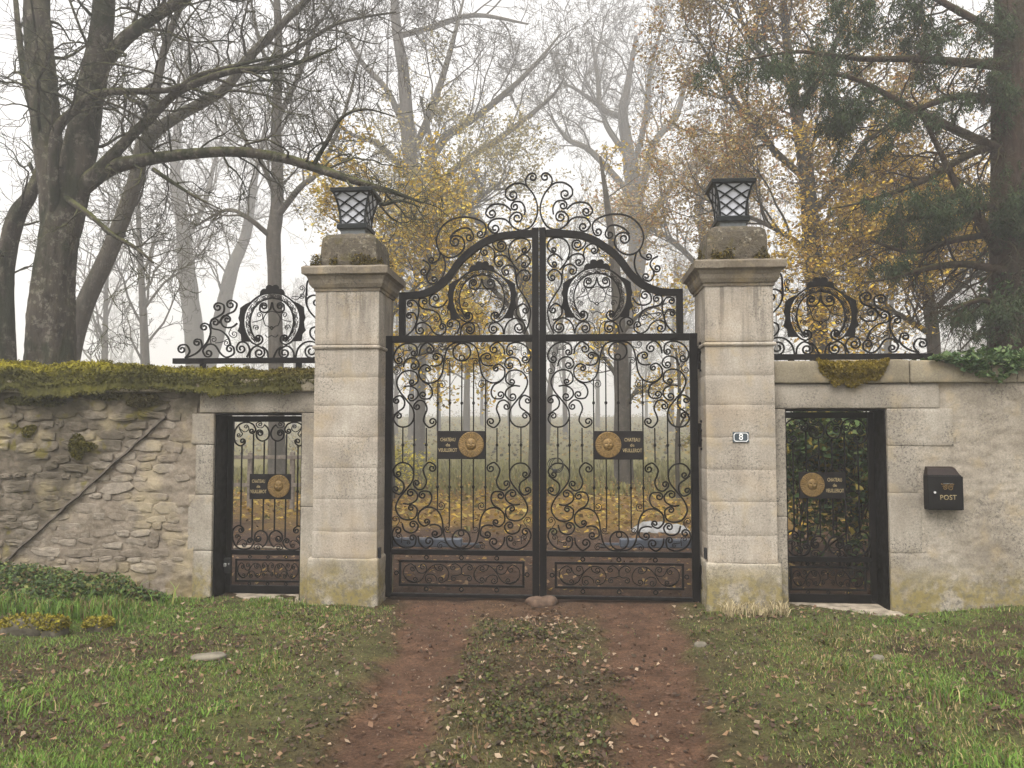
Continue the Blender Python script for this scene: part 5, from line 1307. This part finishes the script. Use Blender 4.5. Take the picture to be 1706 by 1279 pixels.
# --- the wood fading into the fog
WOODG = 'bare trees fading into the fog'
spots = []
for k in range(17):
    y = rng.uniform(75, 165); u = rng.uniform(-.62, .62); u = u if not -.03 < u < .12 else u + .22; spots.append((u * (y + 8) + .34 - .077 * (y + 8), y))
for u in (-.225, -.205, -.17, -.135, -.115, -.08, -.035, -.01, .03, .055, .09, .12):
    y = rng.uniform(48, 120); spots.append((.34 + u * (y + 8), y))
spots += [(-9, 40), (-24, 36), (22, 50), (30, 38), (-16, 75), (20, 90), (-34, 48), (17, 62)]
variants = []
for k in range(8):
    H = rng.uniform(17, 25); bx = rng.normal(0, 1.0); T = Tubes()
    p = smooth_path([(0, 0, -.3), (bx * .2, 0, H * .3), (bx * .6, 0, H * .6), (bx, 0, H)], 6); r_ = np.linspace(.34, .04, len(p)); T.tube(p, r_, 8, .08)
    tm = T.data('trunk', M['bark_grey']); T = Tubes()
    sprout(T, p, r_, 15, 6.5, 3, dict(FAR, rmin=.018, seg=1.2, nch=[0, 3, 4, 5]), .28, (0, 0, .35)); variants.append((tm, T.data('branches', M['bark_grey'])))
for k, (x, y) in enumerate(spots):
    t = tree('bare_tree', x, y, 'faint bare tree among the far wood in the fog', WOODG)
    t.location.z = float(gh(x, y)); t.rotation_euler.z = rng.uniform(0, 6.28); t.scale = (rng.uniform(.85, 1.15),) * 3
    for nm, me in zip(('trunk', 'branches'), variants[k % 8]):
        o = bpy.data.objects.new(nm, me); COL.objects.link(o); o.parent = t
# --- brown thicket along the far edge of the meadow
n = 34000; y = 34 + 130 * rng.random(n) ** .8; x = rng.uniform(-1, 1, n) * (y + 8) * .85; hgt_ = (.35 + 5 * fbm(x * .11, y * .05, 221) ** 4) * (.25 + .75 * sstep(40, 110, y))
pts = np.stack([x, y, gh(x, y) + rng.random(n) ** .8 * hgt_], 1)
v, f, c = leafmesh(pts, .26, pick([(.10, .08, .05), (.14, .11, .05), (.08, .07, .045), (.22, .16, .045), (.11, .11, .045), (.30, .21, .045)], n), 1.0, fold=True)
link('far_thicket', mesh('far_thicket', v, f, M['leaf'], False, c), label='brown thicket along the far edge of the meadow in the fog', category='thicket', kind='stuff')
# --- undergrowth that closes the view behind the walls
n = 0
def bush(x, y, wx, h, pal, label, nl=2600, size=.1):
    global TIPS
    b_ = thing('bush', (x, y, 0), label, 'bush'); T = Tubes(); TIPS = []
    for k in range(14): grow(T, np.array([x + rng.normal(0, wx * .3), y + rng.normal(0, wx * .25), float(gh(x, y)) - .05]), np.array([rng.normal(0, .4), rng.normal(0, .3), 1]), h * .8, .02, 2, dict(wander=.2, up=.03, rmin=.005, nch=[0, 4, 5], seg=.3, leaflev=1))
    T.build('stems', M['twig'], b_); tips = TIPS; TIPS = None; mass(tips, nl, size, .14, pal, M['leaf'], b_, 'leaves')
bush(8.2, 9.5, 2.6, 3.0, OCHRE + OLV, 'golden bush low behind the ivy covered coping', 4200)
bush(6.0, 16, 3.0, 2.4, OLV + [(.10, .12, .04)], 'olive bush beyond the leaf by the numbered pillar', 2600, .13)
bush(-5.2, 13, 1.6, 1.6, [(.5, .42, .05), (.38, .34, .06)], 'low yellow bush seen through the side gate in the rubble wall', 1200)
# ------------------------------------------------------------------ grass, leaves and stones on the ground
def blades(n, xr, yr, dens, hgt, colf, wid=.0055, lean=.55, z0=None, single=False):
    """grass: one bent two-piece blade each"""
    x = rng.uniform(*xr, n); y = rng.uniform(*yr, n)
    keep = rng.random(n) < dens(x, y); x, y = x[keep], y[keep]; n = len(x)
    h = hgt(x, y) * rng.uniform(.5, 1.35, n); a = rng.uniform(0, 2 * np.pi, n); ln = rng.uniform(.15, 1, n) * lean
    z = gh(x, y) if z0 is None else z0(x, y)
    wv = wid * rng.uniform(.6, 1.5, n) * (1 + 6 * h) * .7
    px, py = np.cos(a) * wv, np.sin(a) * wv; b = a + np.pi / 2 + rng.normal(0, .4, n)
    dx, dy = np.cos(b) * ln * h, np.sin(b) * ln * h
    if single:
        v = np.stack([np.stack([x - px, y - py, z - .01], 1), np.stack([x + px, y + py, z - .01], 1), np.stack([x + dx, y + dy, z + h * .8], 1)], 1)
        return v.reshape(-1, 3), np.arange(n * 3).reshape(n, 3), np.repeat(colf(x, y, n), 3, 0)
    v = np.empty((n, 5, 3))
    v[:, 0] = np.stack([x - px, y - py, z - .01], 1); v[:, 1] = np.stack([x + px, y + py, z - .01], 1)
    v[:, 2] = np.stack([x + px * .7 + dx * .35, y + py * .7 + dy * .35, z + h * .62], 1)
    v[:, 3] = np.stack([x - px * .7 + dx * .35, y - py * .7 + dy * .35, z + h * .62], 1)
    v[:, 4] = np.stack([x + dx * 1.15, y + dy * 1.15, z + h * np.sqrt(np.clip(1 - (ln * .6) ** 2, .2, 1))], 1)
    k = np.arange(n)[:, None] * 5
    f = np.concatenate([k + [0, 1, 2], k + [0, 2, 3], k + [3, 2, 4]], 0)
    c = np.repeat(colf(x, y, n), 5, 0)
    return v.reshape(-1, 3), f, c
GREEN, DEEP, OLIVE, STRAW, BROWN = map(np.array, [(.145, .245, .042), (.075, .135, .032), (.175, .185, .048), (.37, .29, .145), (.15, .097, .052)])
def grasscol(x, y, n):
    p = fbm(x * .9, y * .9, 41)[:, None]; q = rng.random(n)[:, None]
    side = sstep(1.6, 3.3, np.abs(x) + np.clip(-y - 1.6, 0, 2) * .5 * (np.abs(x) > 1.2))[:, None]; g = sstep(.30, .55, p) * (.12 + .88 * side) * np.where(np.abs(x) < 1.0, .3, 1.0)[:, None]
    c = np.where(q < .10 + .52 * g, GREEN, np.where(q < .36 + .36 * g, OLIVE, np.where(q < .62 + .26 * g, DEEP, np.where(q < .82 + .12 * g, STRAW, BROWN))))
    c = np.where((np.abs(x) < .95)[:, None] & (rng.random(n) < .6)[:, None], np.array([.15, .10, .05]), c)      # dead stalks on the trodden middle strip
    return c * rng.uniform(.65, 1.35, n)[:, None]
def gate_line(x):
    return np.where(np.abs(x) > 2.36, .06, np.where(np.abs(x) > 1.6, -.06, .2))
def grassdens(x, y):
    r = ruts(x, y); p = fbm(x * 1.3, y * 1.3, 43); p2 = fbm(x * 4, y * 4, 44); mid = 1 - sstep(.35, .75, np.abs(x))
    side = sstep(1.15, 1.9, np.abs(x))
    worn = sstep(-1.3, -.2, y) * sstep(4.0, 2.8, x) * sstep(1.2, 1.7, x) + .2 * (1 - sstep(1.2, 2.4, np.abs(x)))
    d = (side * (.22 + .78 * sstep(.38, .56, p)) * (.35 + .65 * sstep(.35, .6, p2)) + mid * .30 * sstep(.46, .62, p2) + .04) * (1 - worn * .7)
    return d * (1 - sstep(.1, .5, r) * .985) * (y < gate_line(x))
def turfh(x, y): return .018 + .022 * fbm(x * 2, y * 2, 46) * (.6 + .8 * sstep(1.4, 3.2, np.abs(x)))
v, f, c = blades(560000, (-7, 7), (-4.9, .1), grassdens, turfh, grasscol, .0055, 1.5, None, True)
link('turf', mesh('turf', v, f, M['grass'], False, c), label='short mossy turf on both sides of the track', category='grass', kind='stuff')
def tuft(x, y): return grassdens(x, y) * sstep(.44, .60, fbm(x * 1.6, y * 1.6, 47)) * sstep(.3, .6, fbm(x * 6, y * 6, 49)) * (.2 + .8 * sstep(1.3, 2.6, np.abs(x)))
def grassh(x, y): return .03 + .07 * sstep(.5, .8, fbm(x * 1.6, y * 1.6, 47)) * (.4 + .6 * sstep(1.4, 3.2, np.abs(x)))
v, f, c = blades(330000, (-7, 7), (-4.9, .1), tuft, grassh, lambda x, y, n: grasscol(x, y, n) * .95, .0042, 1.15)
link('grass', mesh('grass', v, f, M['grass'], False, c), label='longer green and straw coloured grass tufts on both sides of the track', category='grass', kind='stuff')
# crumbs of soil and grit on the wheel tracks
n = 5200; x = rng.uniform(-2.6, 2.6, n); y = rng.uniform(-4.7, .3, n); k = rng.random(n) < .25 + .75 * (fbm(x * 2.4, y * 2.4, 48) > .5); x, y = x[k], y[k]; n = len(x)
s_ = .004 + .017 * rng.random(n) ** 4; base_ = np.stack([x, y, gh(x, y) + s_ * .3], 1)
tet = np.array([(1, 0, -.4), (-.5, .87, -.4), (-.5, -.87, -.4), (.2, .1, .9), (-.6, .2, .5)]); a = rng.uniform(0, 6.28, n); ca, sa = np.cos(a)[:, None], np.sin(a)[:, None]
tv = tet[None] * rng.uniform(.6, 1.4, (n, 5, 1)) * s_[:, None, None]; tv = np.stack([tv[..., 0] * ca - tv[..., 1] * sa, tv[..., 0] * sa + tv[..., 1] * ca, tv[..., 2]], -1) + base_[:, None]
k = np.arange(n)[:, None] * 5; f = np.concatenate([k + q for q in ([0, 1, 3], [1, 4, 3], [1, 2, 4], [2, 0, 3], [2, 3, 4], [0, 2, 1])], 0)
link('soil_crumbs', mesh('soil_crumbs', tv.reshape(-1, 3), f, M['leaf'], False, np.repeat(pick([(.10, .058, .038), (.07, .042, .03), (.16, .11, .08), (.05, .035, .025), (.24, .19, .14)], n), 5, 0)), label='crumbs of soil and grit on the wheel tracks', category='soil', kind='stuff')
# pale dry grass at the foot of the plinth by the number plate
def strawcol(x, y, n): return np.array([.42, .35, .21]) * rng.uniform(.7, 1.25, n)[:, None]
v, f, c = blades(420, (1.75, 2.35), (-.30, -.02), lambda x, y: np.ones_like(x) * .9, lambda x, y: np.full_like(x, .10), strawcol, .004, 1.1)
link('straw_tuft', mesh('straw_tuft', v, f, M['grass'], False, c), label='pale dry grass at the foot of the pillar with the number plate', category='grass', kind='stuff')
# far meadow seen through the gate
def farcol(x, y, n): return np.array([.16, .15, .045]) * rng.uniform(.6, 1.3, n)[:, None]
v, f, c = blades(26000, (-14, 20), (13, 34), lambda x, y: .5 + .5 * (fbm(x * .4, y * .4, 51) > .5), lambda x, y: np.full_like(x, .22), farcol, .018, .6)
link('meadow_grass', mesh('meadow_grass', v, f, M['grass'], False, c), label='yellow green meadow grass far behind the gate', category='grass', kind='stuff')

# fallen leaves in front of the gate
n = 11500; x = np.concatenate([rng.uniform(-6, 6, 9000), rng.normal(0, .5, 2500)]); y = rng.uniform(-4.8, .3, n)
k = rng.random(n) < (.25 + .75 * (fbm(x * 1.5, y * 1.5, 61) > .5)) * (1 - .6 * sstep(.3, .8, ruts(x, y))) * (y < gate_line(x)); x, y = x[k], y[k]
pts = np.stack([x, y, gh(x, y) + .018], 1)
v, f, c = leafmesh(pts, .042, pick([(.17, .10, .06), (.11, .065, .04), (.24, .15, .085), (.08, .05, .035), (.33, .25, .17), (.06, .045, .03)], len(pts)), .35)
link('fallen_leaves', mesh('fallen_leaves', v, f, M['leaf'], False, c), label='brown fallen leaves scattered over grass and track before the gate', category='leaves', kind='stuff')
# crumbled leaf bits and moss worked into the turf
n = 26000; x = rng.uniform(-6.5, 6.5, n); y = rng.uniform(-4.8, .05, n); rr_ = ruts(x, y)
k = rng.random(n) < (.35 + .65 * (fbm(x * 2.2, y * 2.2, 62) > .47)) * (1 - .85 * sstep(.55, .95, rr_)) * (y < gate_line(x)); x, y = x[k], y[k]
v, f, c = leafmesh(np.stack([x, y, gh(x, y) + .008], 1), .021, pick([(.10, .06, .035), (.06, .04, .025), (.045, .05, .018), (.09, .10, .03), (.15, .10, .06), (.035, .028, .02), (.12, .115, .035)], len(x)), .5, fold=True)
link('leaf_crumbs', mesh('leaf_crumbs', v, f, M['leaf'], False, c), label='crumbled leaf bits and moss in the turf', category='leaves', kind='stuff')
# dark clumps of low weeds on the middle strip and in the grass
n = 900; x = np.concatenate([rng.normal(0, .28, 520), rng.uniform(-6, 6, 380)]); y = rng.uniform(-4.6, -.5, n)
k = (rng.random(n) < (fbm(x * 2, y * 2, 63) > .48) * (1 - sstep(.2, .5, ruts(x, y)))); x, y = x[k], y[k]
m = 12; X2 = np.repeat(x, m) + rng.normal(0, .035, len(x) * m); Y2 = np.repeat(y, m) + rng.normal(0, .035, len(x) * m)
pts = np.stack([X2, Y2, gh(X2, Y2) + rng.uniform(.012, .045, len(X2))], 1)
v, f, c = leafmesh(pts, .028, pick([(.05, .06, .022), (.075, .09, .025), (.11, .12, .03), (.06, .05, .03), (.075, .05, .035), (.10, .07, .04)], len(pts)), .8)
link('track_weeds', mesh('track_weeds', v, f, M['leaf'], False, c), label='low dark weeds growing on the middle strip of the track', category='weeds', kind='stuff')
# leafy ground cover under the rubble wall
n = 12500; x = rng.uniform(-6.6, -3.75, n); y = rng.uniform(-1.05, .04, n)
lim = .15 + .85 * sstep(-3.7, -4.7, x); k = (-y < lim * (.55 + .7 * fbm(x * 2, y * 2, 65))); x, y = x[k], y[k]
hh = .30 * sstep(-3.6, -4.6, x) * (.35 + .8 * fbm(x * 3, y * 3, 67)) * (1 - sstep(.5, 1.1, -y))
pts = np.stack([x, y, gh(x, y) + .02 + hh * rng.random(len(x)) ** .6], 1)
v, f, c = leafmesh(pts, .040, pick([(.05, .075, .026), (.085, .14, .036), (.12, .18, .045), (.04, .055, .024), (.15, .16, .045), (.13, .09, .045), (.07, .11, .04)], len(pts)), .8)
link('ground_cover', mesh('ground_cover', v, f, M['leaf'], False, c), label='dark green leafy ground cover below the rubble wall', category='weeds', kind='stuff')
v, f, c = blades(9000, (-6.6, -3.6), (-1.1, .06), lambda x, y: sstep(-3.5, -4.4, x) * (fbm(x * 3, y * 3, 68) > .42), lambda x, y: .08 + .14 * fbm(x * 2, y * 2, 69), grasscol, .005, .9)
link('bank_grass', mesh('bank_grass', v, f, M['grass'], False, c), label='taller rough grass among the weeds below the rubble wall', category='grass', kind='stuff')
# yellow carpet behind the gate
n = 17000; y = 4.5 + 17 * rng.random(n) ** .8; x = rng.uniform(-1, 1, n) * (5 + y * .75)
k = rng.random(n) < sstep(4.6, 8.5, y - np.abs(x) * .1 + (fbm(x * .5, y * .5, 71) - .5) * 6); x, y = x[k], y[k]
pts = np.stack([x, y, gh(x, y) + rng.uniform(.01, .07, len(x))], 1)
v, f, c = leafmesh(pts, .13, pick([(.38, .255, .035), (.34, .215, .03), (.30, .21, .045), (.20, .12, .035), (.36, .28, .07), (.12, .07, .03), (.12, .115, .04), (.16, .09, .035)], len(pts)), .45)
link('leaf_carpet', mesh('leaf_carpet', v, f, M['leaf'], False, c), label='carpet of yellow fallen leaves behind the gate', category='leaves', kind='stuff')
n = 2600; x = rng.uniform(-6, 6, n); y = rng.uniform(.7, 7, n); pts = np.stack([x, y, gh(x, y) + .015], 1)
v, f, c = leafmesh(pts, .07, pick([(.15, .085, .05), (.10, .06, .04), (.24, .16, .09), (.30, .20, .06), (.07, .045, .03)], len(pts)), .35)
link('brown_litter', mesh('brown_litter', v, f, M['leaf'], False, c), label='brown leaf litter on the bare soil just behind the gate', category='leaves', kind='stuff')

def field_stone(name, px, py, lx, ly, lz, mat, label, rot=0, seed=0, moss=False, group=None):
    bm = bmesh.new(); bmesh.ops.create_icosphere(bm, subdivisions=3, radius=1.0)
    x0, y0 = G(px, py)
    co = np.array([v.co[:] for v in bm.verts]); co = np.sign(co) * np.abs(co) ** .75
    co *= (1 + (fbm(co[:, 0] * 1.7 + seed, co[:, 1] * 1.7 + co[:, 2], seed) - .5) * .6)[:, None]
    co *= np.array([lx, ly, lz]); ca, sa = math.cos(rot), math.sin(rot)
    co = np.stack([co[:, 0] * ca - co[:, 1] * sa, co[:, 0] * sa + co[:, 1] * ca, co[:, 2]], 1)
    co += np.array([x0, y0, float(gh(x0, y0)) + lz * .35])
    for v, c in zip(bm.verts, co): v.co = c
    o = tagged(link(name, bm_mesh(name, bm, mat, True)), label, 'stone', group)
    if moss:
        up = co[co[:, 2] > float(gh(x0, y0)) + lz * .45]
        n = 1500; b = up[rng.integers(0, len(up), n)] + rng.normal(0, .012, (n, 3))
        v, f, c = leafmesh(b + [0, 0, .006], .022, pick([(.20, .17, .02), (.15, .14, .02), (.24, .19, .03)], n), 1.2)
        link('moss', mesh('moss', v, f, M['moss'], False, c), o)
    return o
field_stone('mossy_stone', 40, 1066, .22, .11, .09, M['darkstone'], 'long flat stone under yellow green moss in the grass', 0, 1, True)
field_stone('mossy_stone', 90, 1068, .10, .10, .10, M['darkstone'], 'dark round stone with a cap of yellow moss', 0, 2, True)
field_stone('mossy_stone', 165, 1056, .11, .09, .07, M['darkstone'], 'small brownish moss stone nearest the rubble wall corner', .4, 3, True)
field_stone('flat_stone', 347, 1100, .13, .07, .03, M['palestone'], 'pale flat stone lying in the grass before the narrow side gate', .3, 5)
field_stone('stop_stone', 902, 1004, .15, .10, .07, M['stopstone'], 'reddish stone wedged under the meeting edge of the gate leaves', .1, 8)
field_stone('small_stone', 1167, 1076, .05, .04, .03, M['palestone'], 'small pale pebble at the edge of the wheel track', .2, 11)
field_stone('small_stone', 1463, 1104, .045, .035, .03, M['palestone'], 'small pale stone in the grass below the mailbox', .7, 12)
# ------------------------------------------------------------------ fog
hz = bpy.data.materials.new('haze_volume'); hz.use_nodes = True
hn, hl = hz.node_tree.nodes, hz.node_tree.links
for q in list(hn): hn.remove(q)
pv = hn.new('ShaderNodeVolumePrincipled'); ho = hn.new('ShaderNodeOutputMaterial'); hl.new(pv.outputs[0], ho.inputs['Volume'])
pv.inputs['Color'].default_value = (.97, .965, .965, 1); pv.inputs['Density'].default_value = .0050; pv.inputs['Anisotropy'].default_value = .3
link('haze', bm_mesh('haze', (lambda bm: (bm_box(bm, -490, 490, -20, 640, -6, 44), bm)[1])(bmesh.new()), hz), kind='stuff', label='pale autumn fog hanging in the whole scene', category='fog')
